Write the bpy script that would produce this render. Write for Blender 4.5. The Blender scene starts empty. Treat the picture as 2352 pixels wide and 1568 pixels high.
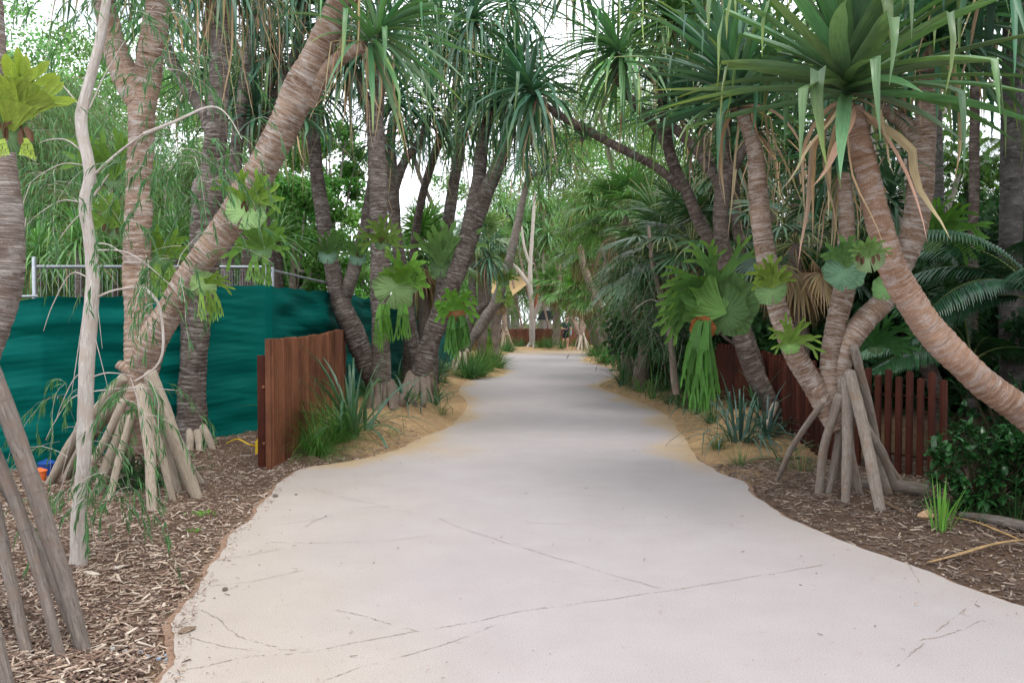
import bpy, math, random
import numpy as np
from mathutils import Vector, noise as mnoise
R = math.radians
rnd = random.Random(7)
rng = np.random.default_rng(7)
sc = bpy.context.scene
col = bpy.data.collections.new("place"); sc.collection.children.link(col)
# ---------------------------------------------------------------- camera
F = 1900.0; EYE = 1.55; PITCH = math.atan((784-737)/F)
cam_d = bpy.data.cameras.new("camera"); cam = bpy.data.objects.new("camera", cam_d)
sc.collection.objects.link(cam); sc.camera = cam
cam_d.lens = F/2352*36; cam_d.sensor_width = 36; cam_d.clip_end = 1000; cam_d.clip_start = 0.05
cam.location = (0, 0, EYE); cam.rotation_euler = (R(90)-PITCH, 0, 0)
cp, sp_ = math.cos(PITCH), math.sin(PITCH)
def ray(px, py):
    a = (px-1176)/F; b = (784-py)/F
    return np.array([a, cp+b*sp_, -sp_+b*cp])
def A(px, py, Y):                       # world point seen at px,py standing Y metres in front
    r = ray(px, py); return np.array([0, 0, EYE]) + r*(Y/r[1])
def GP(px, py, z=0.0):
    r = ray(px, py); return np.array([0, 0, EYE]) + r*((z-EYE)/r[2])
# ---------------------------------------------------------------- path outline
LEFT = [(250,1900),(330,1700),(372,1568),(394,1512),(400,1440),(422,1390),(470,1325),(500,1280),(530,1230),(575,1190),(608,1150),(640,1112),(690,1078),(790,1060),(900,1036),(960,1008),(1015,985),(1058,955),(1072,925),(1052,898),(1080,872),(1146,862),(1160,852),(1142,838),(1148,818),(1190,804)]
RIGHT = [(1335,803),(1358,812),(1342,828),(1400,842),(1424,856),(1404,872),(1376,886),(1420,905),(1500,935),(1545,965),(1570,1000),(1600,1050),(1655,1085),(1705,1105),(1745,1148),(1860,1212),(1990,1260),(2150,1320),(2352,1392),(2700,1500),(2700,1900)]
def smooth(pts, k=6):
    p = [np.array(q, float) for q in pts]; out = []
    for i in range(len(p)-1):
        p0 = p[max(i-1,0)]; p1 = p[i]; p2 = p[i+1]; p3 = p[min(i+2,len(p)-1)]
        for j in range(k):
            t = j/k
            out.append(.5*((2*p1)+(-p0+p2)*t+(2*p0-5*p1+4*p2-p3)*t*t+(-p0+3*p1-3*p2+p3)*t**3))
    out.append(p[-1]); return np.array(out)
pl = smooth([GP(*q)[:2] for q in LEFT], 5); pr = smooth([GP(*q)[:2] for q in RIGHT], 5)
POLY = np.vstack([pl, pr])
def dist_path(X, Y):
    """signed distance (positive outside) of points to the path outline"""
    X = np.atleast_1d(np.asarray(X, float)); Y = np.atleast_1d(np.asarray(Y, float))
    a = POLY; b = np.roll(POLY, -1, 0)
    if X.size < 4000:
        dx, dy = (b-a).T; L2 = dx*dx+dy*dy+1e-12; x_, y_ = X.ravel()[:,None], Y.ravel()[:,None]
        t = np.clip(((x_-a[:,0])*dx+(y_-a[:,1])*dy)/L2, 0, 1); m = ((x_-a[:,0]-t*dx)**2+(y_-a[:,1]-t*dy)**2).min(1)
        cr = ((a[:,1] > y_) != (b[:,1] > y_)) & (x_ < a[:,0]+(y_-a[:,1])/np.where(np.abs(dy) > 1e-12, dy, 1e-12)*dx)
        return (np.where(cr.sum(1) % 2 == 1, -1, 1)*np.sqrt(m)).reshape(X.shape)
    best = np.full(X.shape, 1e9); ins = np.zeros(X.shape, bool)
    for i in range(len(a)):
        dx, dy = b[i]-a[i]; L2 = dx*dx+dy*dy+1e-12
        t = np.clip(((X-a[i,0])*dx+(Y-a[i,1])*dy)/L2, 0, 1)
        best = np.minimum(best, (X-a[i,0]-t*dx)**2+(Y-a[i,1]-t*dy)**2)
        c = ((a[i,1] > Y) != (b[i,1] > Y))
        xi = a[i,0]+(Y-a[i,1])/(dy if abs(dy) > 1e-12 else 1e-12)*dx
        ins ^= c & (X < xi)
    return np.where(ins, -1, 1)*np.sqrt(best)
def sm(a, b, x): t = np.clip((x-a)/(b-a), 0, 1); return t*t*(3-2*t)
def gh(X, Y):
    X = np.atleast_1d(np.asarray(X, float)); Y = np.atleast_1d(np.asarray(Y, float))
    s = dist_path(X, Y)
    H = 0.05+0.24*sm(9.3, 11.0, Y)*(1-.68*sm(13, 17, Y))*(1-.85*sm(2.5, 2.75, -X)*(1-sm(17,22,Y)))
    n = np.sin(X*2.1+Y*1.3)*.5+np.sin(X*5.3-Y*3.7+1)*.25+np.sin(X*11.7+Y*9.1)*.12+np.sin(X*23+Y*17.3+2)*.06
    out = -0.035*(1-sm(9, 10.5, Y))+sm(0.02, .9, s)*H*(1+.35*n)+n*.012
    out = out+.02*sm(9, 10.5, Y)*(n+.1)
    return np.where(s < -.18, -0.12, out - 0.1*sm(0.02, -0.18, s))
_gc = {}
def gz(x, y):
    k = (round(float(x), 3), round(float(y), 3))
    if k not in _gc: _gc[k] = float(gh(k[0], k[1])[0])
    return _gc[k]
def GR(px, py):
    z = 0.0
    for _ in range(8):
        p = GP(px, py, z); z = .5*z+.5*gz(p[0], p[1])
    return GP(px, py, z)
# ---------------------------------------------------------------- mesh builder
class MB:
    def __init__(s): s.v=[]; s.f=[]; s.c=[]; s.b=[]; s.n=0
    def add(s, v, f, c=(1,1,1), b=None):
        v = np.asarray(v, float).reshape(-1,3); f = np.asarray(f, int)
        c = np.asarray(c, float)
        if c.ndim == 1: c = np.tile(c, (len(v),1))
        s.v.append(v); s.f.append(f+s.n); s.c.append(c); s.b.append(v if b is None else b); s.n += len(v)
    def mesh(s, name, mat, origin=(0,0,0), smoothf=True):
        me = bpy.data.meshes.new(name)
        v = np.vstack(s.v)-np.asarray(origin, float); c = np.vstack(s.c); b = np.vstack(s.b)
        me.vertices.add(len(v)); me.vertices.foreach_set("co", v.astype(np.float32).ravel())
        idx = np.concatenate([f.ravel() for f in s.f]); ln = np.concatenate([np.full(len(f), f.shape[1]) for f in s.f])
        st = np.concatenate([[0], np.cumsum(ln)[:-1]])
        me.loops.add(len(idx)); me.loops.foreach_set("vertex_index", idx.astype(np.int32))
        me.polygons.add(len(ln)); me.polygons.foreach_set("loop_start", st.astype(np.int32))
        me.polygons.foreach_set("use_smooth", np.full(len(ln), smoothf))
        me.update(calc_edges=True)
        a = me.attributes.new("col", 'FLOAT_COLOR', 'POINT')
        a.data.foreach_set("color", np.hstack([c, np.ones((len(c),1))]).astype(np.float32).ravel())
        a = me.attributes.new("bk", 'FLOAT_VECTOR', 'POINT'); a.data.foreach_set("vector", b.astype(np.float32).ravel())
        me.validate(); me.materials.append(mat)
        return me
    def build(s, name, mat, parent=None, origin=None, smoothf=True):
        o3 = np.zeros(3) if origin is None else np.asarray(origin, float)
        if parent is not None and origin is None: o3 = np.array(parent['_b'])
        o = bpy.data.objects.new(name, s.mesh(name, mat, o3, smoothf)); col.objects.link(o)
        if parent is not None:
            o.parent = parent; o['_b'] = [float(q) for q in parent['_b']]
        else: o.location = o3
        return o
USED = []
def tag(o, label, cat, group=None, kind=None):
    if label: o['label'] = label
    if cat: o['category'] = cat
    if group: o['group'] = group
    if kind: o['kind'] = kind
    return o
def thing(name, loc, label, cat, group=None):
    o = bpy.data.objects.new(name, None); col.objects.link(o); o.location = tuple(float(q) for q in loc)
    o.empty_display_size = .1; o['_b'] = [float(q) for q in loc]; USED.append(o)
    return tag(o, label, cat, group)
def child(name, me, parent, loc, rot=(0,0,0), scale=1.0):
    o = bpy.data.objects.new(name, me); col.objects.link(o); o.parent = parent
    o.location = tuple(np.asarray(loc, float)-np.array(parent['_b'])); o.rotation_euler = rot
    o.scale = (scale,)*3 if np.isscalar(scale) else scale
    return o
def nrm(a): return a/np.maximum(np.linalg.norm(a, axis=-1, keepdims=True), 1e-9)
def box(mb, c, s, c3=(1,1,1), rz=0.0, bev=0.0):
    x, y, z = np.array(s)/2
    v = np.array([[-x,-y,-z],[x,-y,-z],[x,y,-z],[-x,y,-z],[-x,-y,z],[x,-y,z],[x,y,z],[-x,y,z]])
    ca, sa = math.cos(rz), math.sin(rz); v = v @ np.array([[ca,sa,0],[-sa,ca,0],[0,0,1]])+np.array(c)
    mb.add(v, [[0,3,2,1],[4,5,6,7],[0,1,5,4],[1,2,6,5],[2,3,7,6],[3,0,4,7]], c3)
def tube(mb, pts, rad, seg=14, step=.03, ring=0.0, lump=0.0, c=(1,1,1), seed=0, cap=True, maxn=400):
    pts = [np.asarray(p, float) for p in pts]
    q = smooth([np.append(p, r) for p, r in zip(pts, rad)], 10)
    d = np.concatenate([[0], np.cumsum(np.linalg.norm(np.diff(q[:,:3], axis=0), axis=1))])
    m = int(min(maxn, max(4, d[-1]/step))); s = np.linspace(0, d[-1], m)
    q = np.stack([np.interp(s, d, q[:,k]) for k in range(4)], 1); C = q[:,:3]; r = np.maximum(q[:,3], 1e-4)
    T = nrm(np.gradient(C, axis=0)); U = np.zeros_like(C)
    u = np.cross(T[0], [0,1,.2]);
    if np.linalg.norm(u) < .1: u = np.cross(T[0], [1,0,0])
    for i in range(m):
        u = u-T[i]*np.dot(u, T[i]); u = u/np.linalg.norm(u); U[i] = u
    V = np.cross(T, U); a = np.arange(seg)/seg*2*np.pi; ca, sa = np.cos(a), np.sin(a)
    rr = r[:,None]*np.ones((1,seg)); ss = s[:,None]; lo = rng.random(6)*20+seed
    if lump: rr = rr*(1+lump*(np.sin(ss*7+lo[0]+2*ca)*.8+np.sin(ss*13+lo[1]+3*sa)*.6+np.sin(ss*4+lo[2]+ca*3+sa*2)+.35*np.sin(ss*29+lo[3]+4*ca)*np.sin(ss*11+3*sa+lo[4])+.25*np.sin(ss*61+5*sa+lo[5])))
    if ring:
        w = np.sin(ss*2*np.pi/.055+1.4*np.sin(a*2+lo[3]+ss*3)+2.2*np.sin(ss*9+lo[4])+.8*np.sin(3*a+lo[5]))
        rr = rr*(1+ring*w)
    Vt = C[:,None,:]+rr[:,:,None]*(ca[None,:,None]*U[:,None,:]+sa[None,:,None]*V[:,None,:])
    bk = np.stack([r[:,None]*ca+0*ss, r[:,None]*sa+0*ss, ss+0*rr], 2)+np.array([lo[0],lo[1],lo[2]])
    i = np.arange(m-1)[:,None]*seg; j = np.arange(seg)[None,:]; j2 = (j+1) % seg
    f = np.stack([i+j, i+j2, i+seg+j2, i+seg+j], 2).reshape(-1,4)
    mb.add(Vt.reshape(-1,3), f, c, bk.reshape(-1,3))
    if cap:
        for k, off in ((m-1, 1),(0, -1)):
            base = Vt[k]; tip = C[k]+T[k]*off*r[k]*.45; v = np.vstack([base, tip])
            f = [[jj, (jj+1) % seg, seg] if off > 0 else [(jj+1) % seg, jj, seg] for jj in range(seg)]
            mb.add(v, f, c, np.vstack([bk[k], bk[k][:1]]))
    return C, r
def straps(mb, P, D, L, W, g, c0, c1, n=8, kink=None, fold=.25, prof='pand', roll=0.0, kdir=.12, side=None, wig=0.0):
    P = np.asarray(P, float).reshape(-1,3); N = max(len(P), len(np.asarray(D, float).reshape(-1,3))); P = np.broadcast_to(P, (N,3)).copy()
    D = nrm(np.broadcast_to(np.asarray(D, float), (N,3)).copy())
    bc = lambda x: np.broadcast_to(np.asarray(x, float), (N,)).copy()
    L, W, g, roll = bc(L), bc(W), bc(g), bc(roll)
    c0 = np.broadcast_to(np.asarray(c0, float), (N,3)); c1 = np.broadcast_to(np.asarray(c1, float), (N,3))
    t = D.copy()
    if side is None:
        side = np.cross(t, [0,0,1.]); az = rng.random(N)*6.283
        bad = np.linalg.norm(side, axis=1) < .05
        side[bad] = np.stack([np.cos(az), np.sin(az), 0*az], 1)[bad]
    side = nrm(np.broadcast_to(side, (N,3)).copy()); kk = bc(kink) if kink is not None else None; done = np.zeros(N, bool)
    q = P.copy(); rows = []; cols = []; rd0 = rng.random(N)*6
    for i in range(n+1):
        s = i/n
        if prof == 'pand': w = (.75+.25*min(1, s*4)) * (1-.25*s) * min(1, (1-s)*2.4)**.9
        elif prof == 'leaf': w = math.sin(math.pi*min(1, .08+s*.92))**.8
        elif prof == 'flat': w = 1.0
        elif prof == 'seg': w = min(1, .35+s*2)*min(1, (1-s)*2.0)
        else: w = (1-s)**.6
        w = max(w, .02)*W
        nn = nrm(np.cross(side, t)); cr, sr = np.cos(roll)[:,None], np.sin(roll)[:,None]
        sd = side*cr+nn*sr; n2 = nn*cr-side*sr
        if fold: rows.append(np.stack([q-sd*(w/2)[:,None]+n2*(fold*w)[:,None], q, q+sd*(w/2)[:,None]+n2*(fold*w)[:,None]], 1))
        else: rows.append(np.stack([q-sd*(w/2)[:,None], q+sd*(w/2)[:,None]], 1))
        m = max(0, (s-.55)/.45)**1.5; cols.append(c0*(1-m)+c1*m)
        if i < n:
            t = t.copy(); t[:,2] -= g/n
            if i == 0: wv = rng.normal(size=(N,3))*np.array([1,1,.3])*wig
            if wig: t = t+wv/n*(1+np.sin(i*1.3+rd0))[:,None]
            if kk is not None:
                hit = (s >= kk) & ~done; done |= hit
                t[hit] = t[hit]*kdir+np.array([0,0,-1.])
            t = nrm(t); q = q+t*(L/n)[:,None]
    k = 3 if fold else 2
    V = np.stack(rows, 1)                     # N, n+1, k, 3
    Cc = np.repeat(np.stack(cols, 1)[:,:,None,:], k, 2)
    b = (np.arange(N)*(n+1)*k)[:,None,None]; i = (np.arange(n)*k)[None,:,None]; j = np.arange(k-1)[None,None,:]
    o = b+i+j; f = np.stack([o, o+1, o+k+1, o+k], 3).reshape(-1,4)
    # leaf coordinates: across, along, random
    ac = np.linspace(-1, 1, k)[None,None,:]*np.ones((N,n+1,1)); al = (np.arange(n+1)/n)[None,:,None]*L[:,None,None]*np.ones((1,1,k))
    rd = (rng.random(N)*50)[:,None,None]*np.ones((1,n+1,k))
    mb.add(V.reshape(-1,3), f, Cc.reshape(-1,3), np.stack([ac, al, rd], 3).reshape(-1,3))
    return q, t
def jit(c, N, a=.25, hue=.12):
    c = np.asarray(c, float); k = 1+a*(rng.random((N,1))*2-1)
    return np.clip(c*k*(1+hue*(rng.random((N,3))*2-1)), 0.002, 1)
# ---------------------------------------------------------------- materials
def newmat(name):
    m = bpy.data.materials.new(name); m.use_nodes = True; nt = m.node_tree
    return m, nt, nt.nodes['Principled BSDF']
def nd(nt, t, **kw):
    n = nt.nodes.new(t)
    for k, v in kw.items():
        if k in n.inputs.keys() if isinstance(k, str) else False: n.inputs[k].default_value = v
        else: setattr(n, k, v)
    return n
def ramp(nt, src, stops):
    r = nt.nodes.new('ShaderNodeValToRGB'); e = r.color_ramp.elements
    while len(e) < len(stops): e.new(.5)
    for i, (p, c) in enumerate(stops):
        e[i].position = p; e[i].color = (*c, 1) if len(c) == 3 else c
    nt.links.new(src, r.inputs[0]); return r.outputs[0]
def mixc(nt, f, a, b, typ='MIX'):
    m = nt.nodes.new('ShaderNodeMix'); m.data_type = 'RGBA'; m.blend_type = typ
    for s, i in ((f, 0),(a, 6),(b, 7)):
        if hasattr(s, 'links'): nt.links.new(s, m.inputs[i])
        else: m.inputs[i].default_value = s if i == 0 else (*s, 1)
    return m.outputs[2]
def noise_n(nt, vec, scale, detail=4, rough=.6, mp=None, dist=0.0):
    if mp:
        q = nt.nodes.new('ShaderNodeMapping'); q.inputs['Scale'].default_value = mp; nt.links.new(vec, q.inputs[0]); vec = q.outputs[0]
    n = nt.nodes.new('ShaderNodeTexNoise'); n.inputs['Scale'].default_value = scale; n.inputs['Detail'].default_value = detail
    n.inputs['Roughness'].default_value = rough; n.inputs['Distortion'].default_value = dist
    nt.links.new(vec, n.inputs['Vector']); return n.outputs[0]
def attr(nt, name):
    a = nt.nodes.new('ShaderNodeAttribute'); a.attribute_name = name; return a
def bump(nt, b, h, strength=.5, dist=.01):
    n = nt.nodes.new('ShaderNodeBump'); n.inputs['Strength'].default_value = strength; n.inputs['Distance'].default_value = dist
    nt.links.new(h, n.inputs['Height']); nt.links.new(n.outputs[0], b.inputs['Normal'])
def bark(name, dark, mid, line, zs=55, linep=(.56,.64), spots=True):
    m, nt, b = newmat(name); v = attr(nt, 'bk').outputs['Vector']
    n1 = noise_n(nt, v, 1, 6, .68, (4.5,4.5,zs), 1.1); n2 = noise_n(nt, v, 5, 6, .7); n3 = noise_n(nt, v, 1, 6, .7, (7,7,16), .5)
    n5 = noise_n(nt, v, 1.7, 4, .6); base = ramp(nt, n2, [(.3, dark),(.62, mid)]); base = mixc(nt, 1.0, base, ramp(nt, n5, [(.35, (.72,.70,.69)),(.65, (1.18,1.18,1.18))]), 'MULTIPLY')
    ln = ramp(nt, n1, [(linep[0], (0,0,0)),(linep[1], (1,1,1))])
    c = mixc(nt, ln, base, line)
    dk = ramp(nt, n1, [(.33, (1,1,1)),(.42, (0,0,0))]); c = mixc(nt, dk, c, [x*.45 for x in dark])
    patch = ramp(nt, n3, [(.50, (0,0,0)),(.66, (.7,.7,.7))]); c = mixc(nt, patch, c, [x*.95 for x in line])
    if spots:
        vo = nt.nodes.new('ShaderNodeTexVoronoi'); vo.inputs['Scale'].default_value = 45; nt.links.new(v, vo.inputs['Vector'])
        sp = ramp(nt, vo.outputs['Distance'], [(.12, (.7,.7,.7)),(.2, (0,0,0))]); c = mixc(nt, sp, c, line)
    nt.links.new(c, b.inputs['Base Color']); b.inputs['Roughness'].default_value = .85; b.inputs['Specular IOR Level'].default_value = .15
    bump(nt, b, n1, .9, .022); return m
M = {}
M['bark_tan'] = bark('tan ringed bark', (.155,.09,.06), (.32,.215,.15), (.49,.44,.40), 66, (.50,.68))
M['bark_orange'] = bark('orange brown ringed bark', (.24,.13,.075), (.36,.225,.155), (.47,.41,.38), 105, (.52,.74))
M['bark_grey'] = bark('grey ringed bark', (.060,.044,.036), (.130,.100,.084), (.31,.28,.255), 52, (.52,.66))
M['bark_dark'] = bark('dark ringed bark', (.05,.036,.03), (.115,.085,.07), (.24,.205,.18), 58, (.54,.64))
M['bark_rough'] = bark('weathered grey bark', (.12,.085,.07), (.22,.17,.14), (.40,.36,.33), 110, (.50,.60), True)
def paper(name, a, b_, c_, rg=0.0):
    m, nt, b = newmat(name); v = attr(nt, 'bk').outputs['Vector']
    n1 = noise_n(nt, v, 1, 8, .78, (52,52,6), 1.6); n2 = noise_n(nt, v, 9, 7, .7); n4 = noise_n(nt, v, 1, 4, .6, (3,3,30), .5)
    c = mixc(nt, ramp(nt, n1, [(.35, (0,0,0)),(.6, (1,1,1))]), b_, a)
    c = mixc(nt, ramp(nt, n2, [(.5, (0,0,0)),(.62, (1,1,1))]), c, c_); c = mixc(nt, ramp(nt, n4, [(.60, (0,0,0)),(.66, (rg,rg,rg))]), c, [x*.6 for x in b_])
    nt.links.new(c, b.inputs['Base Color']); b.inputs['Roughness'].default_value = .9; bump(nt, b, n1, .8, .02); return m
M['paperbark'] = paper('flaking paperbark', (.60,.555,.51), (.36,.29,.25), (.47,.39,.33))
M['paperbark_dark'] = paper('shaded paperbark', (.36,.29,.24), (.14,.10,.08), (.24,.17,.13))  # darker paperbark copy for the right thicket, shade put into its colour
M['root'] = paper('pale prop root', (.47,.40,.31), (.25,.19,.14), (.36,.30,.23), .22)
M['root_grey'] = paper('grey prop root', (.37,.32,.27), (.17,.13,.105), (.28,.205,.15), .22)
M['root_dark'] = paper('weathered prop root', (.25,.21,.18), (.10,.078,.065), (.19,.14,.11), .22)
M['root_brown'] = paper('brown prop root', (.24,.185,.14), (.10,.075,.058), (.17,.12,.09), .4)
M['palm_trunk'] = bark('palm trunk', (.055,.05,.048), (.12,.11,.10), (.20,.19,.18), 18, (.55,.7), False)
M['palm_boots'] = paper('old leaf base trunk', (.26,.21,.17), (.045,.03,.024), (.13,.09,.065))
def leafmat(name, rough=.42, trans=.3, stripes=True, spec=.5, tc=(1.25,1.25,.6)):
    m, nt, b = newmat(name); ca = attr(nt, 'col').outputs['Color']; v = attr(nt, 'bk').outputs['Vector']
    oi = nt.nodes.new('ShaderNodeObjectInfo')
    hs = nt.nodes.new('ShaderNodeHueSaturation'); nt.links.new(ca, hs.inputs['Color'])
    mr = nt.nodes.new('ShaderNodeMapRange'); nt.links.new(oi.outputs['Random'], mr.inputs[0]); mr.inputs[3].default_value = .8; mr.inputs[4].default_value = 1.2
    nt.links.new(mr.outputs[0], hs.inputs['Value'])
    n1 = noise_n(nt, v, 1, 3, .6, (4, 7, 3)); c = mixc(nt, 1.0, hs.outputs[0], ramp(nt, n1, [(.3, (.72,.72,.72)),(.7, (1.25,1.25,1.2))]), 'MULTIPLY')
    if stripes:
        n2 = noise_n(nt, v, 1, 2, .5, (9, .6, 3)); bump(nt, b, n2, .35, .004)
    nt.links.new(c, b.inputs['Base Color']); b.inputs['Roughness'].default_value = rough; b.inputs['Specular IOR Level'].default_value = spec
    tr = nt.nodes.new('ShaderNodeBsdfTranslucent'); nt.links.new(mixc(nt, 1.0, c, tc, 'MULTIPLY'), tr.inputs[0])
    mx = nt.nodes.new('ShaderNodeMixShader'); mx.inputs[0].default_value = trans
    nt.links.new(b.outputs[0], mx.inputs[1]); nt.links.new(tr.outputs[0], mx.inputs[2])
    nt.links.new(mx.outputs[0], nt.nodes['Material Output'].inputs[0]); return m
M['strap'] = leafmat('pandanus leaf', .36, .22)
M['leaf'] = leafmat('green leaf', .5, .28, False, .2)
M['dry'] = leafmat('dry leaf', .75, .25, True, .2, (1,.9,.7))
M['glossy'] = leafmat('glossy leaf', .25, .12, False, .5)
M['felt'] = leafmat('felted fern frond', .6, .2, False, .3, (1.15,1.2,.5))
def simple(name, c, rough=.6, metal=0, nz=None, amt=.25, bmp=0):
    m, nt, b = newmat(name); b.inputs['Roughness'].default_value = rough; b.inputs['Metallic'].default_value = metal
    t = nt.nodes.new('ShaderNodeTexCoord'); n = noise_n(nt, t.outputs['Object'], nz or 8, 5, .65)
    cc = ramp(nt, n, [(.3, [x*(1-amt) for x in c]),(.7, [min(1, x*(1+amt)) for x in c])])
    nt.links.new(cc, b.inputs['Base Color'])
    if bmp: bump(nt, b, n, bmp, .01)
    return m
def colmat(name, rough=.85, bmp=.3):
    m, nt, b = newmat(name); b.inputs['Roughness'].default_value = rough; ca = attr(nt, 'col').outputs['Color']
    t = nt.nodes.new('ShaderNodeTexCoord'); n = noise_n(nt, t.outputs['Object'], 60, 4, .7)
    nt.links.new(mixc(nt, 1.0, ca, ramp(nt, n, [(.3, (.7,.7,.7)),(.7, (1.2,1.2,1.2))]), 'MULTIPLY'), b.inputs['Base Color']); bump(nt, b, n, bmp, .004); return m
M['chip'] = colmat('wood chips'); M['steel'] = simple('galvanised steel', (.42,.45,.48), .4, .8, 20, .15)
M['yellow'] = simple('yellow plastic', (.75,.50,.02), .4, 0, 6, .06); M['blue'] = simple('blue plastic', (.01,.06,.28), .45)
M['orange'] = simple('orange plastic', (.75,.16,.04), .45); M['stone'] = simple('stone', (.35,.24,.15), .85, 0, 14, .35, .5)
M['log'] = paper('fallen log', (.24,.20,.17), (.09,.07,.06), (.16,.12,.09))
def timber(name, a, b_):
    m, nt, b = newmat(name); ca = attr(nt, 'col').outputs['Color']; t = nt.nodes.new('ShaderNodeTexCoord').outputs['Object']
    n1 = noise_n(nt, t, 1, 6, .65, (60,60,3)); n2 = noise_n(nt, t, 1.7, 4, .6)
    c = mixc(nt, n1, a, b_); c = mixc(nt, ramp(nt, n2, [(.42, (0,0,0)),(.68, (.75,.75,.75))]), c, [x*.35 for x in a])
    c = mixc(nt, 1.0, c, ca, 'MULTIPLY')
    nt.links.new(c, b.inputs['Base Color']); b.inputs['Roughness'].default_value = .5; b.inputs['Specular IOR Level'].default_value = .16; bump(nt, b, n1, .4, .006); return m
M['timber'] = timber('oiled red timber', (.125,.045,.024), (.28,.115,.062))
M['timber_dark'] = timber('dark red timber', (.042,.010,.006), (.095,.025,.013))
# ---------------------------------------------------------------- setting
def ground():
    yy = -2.5+np.concatenate([np.geomspace(1.5, 62, 520), np.geomspace(66, 420, 14)]); u = np.sign(np.linspace(-1,1,421))*np.abs(np.linspace(-1,1,421))**1.35*1.5
    X = (yy[:,None]+2.9)*u[None,:]; Y = yy[:,None]+0*X
    Z = gh(X.ravel(), Y.ravel()); s = dist_path(X.ravel(), Y.ravel())
    x, y = X.ravel(), Y.ravel()
    n = np.sin(x*1.7+y*.9)*.5+np.sin(x*4.1-y*2.3)*.3+np.sin(x*9+y*7)*.2
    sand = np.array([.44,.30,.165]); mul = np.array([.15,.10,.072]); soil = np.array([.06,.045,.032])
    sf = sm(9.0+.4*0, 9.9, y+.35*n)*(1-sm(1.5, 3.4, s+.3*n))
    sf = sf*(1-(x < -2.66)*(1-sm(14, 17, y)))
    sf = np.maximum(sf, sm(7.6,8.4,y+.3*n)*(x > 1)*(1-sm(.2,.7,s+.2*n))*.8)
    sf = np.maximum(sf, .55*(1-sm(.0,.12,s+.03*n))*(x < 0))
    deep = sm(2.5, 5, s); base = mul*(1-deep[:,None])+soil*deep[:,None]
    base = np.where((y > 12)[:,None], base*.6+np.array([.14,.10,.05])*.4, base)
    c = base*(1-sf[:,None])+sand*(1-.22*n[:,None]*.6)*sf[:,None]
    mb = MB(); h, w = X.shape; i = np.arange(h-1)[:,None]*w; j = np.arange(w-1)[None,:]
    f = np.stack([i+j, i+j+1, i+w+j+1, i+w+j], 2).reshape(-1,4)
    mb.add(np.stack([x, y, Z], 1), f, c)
    m, nt, b = newmat('bed soil and sand'); ca = attr(nt, 'col').outputs['Color']; t = nt.nodes.new('ShaderNodeTexCoord').outputs['Object']
    n1 = noise_n(nt, t, 38, 6, .75); n2 = noise_n(nt, t, 5, 4, .6); n3 = noise_n(nt, t, 130, 3, .7)
    cc = mixc(nt, 1.0, ca, ramp(nt, n1, [(.3, (.55,.52,.5)),(.5, (1,1,1)),(.72, (1.5,1.45,1.35))]), 'MULTIPLY')
    cc = mixc(nt, 1.0, cc, ramp(nt, n2, [(.3, (.75,.72,.7)),(.7, (1.15,1.15,1.12))]), 'MULTIPLY')
    cc = mixc(nt, 1.0, cc, ramp(nt, n3, [(.3, (.8,.8,.8)),(.7, (1.2,1.2,1.2))]), 'MULTIPLY')
    nt.links.new(cc, b.inputs['Base Color']); b.inputs['Roughness'].default_value = .95; b.inputs['Specular IOR Level'].default_value = .1
    bump(nt, b, n1, 1.0, .03)
    tag(mb.build('ground', m), None, None, None, 'structure')
ground()
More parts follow.
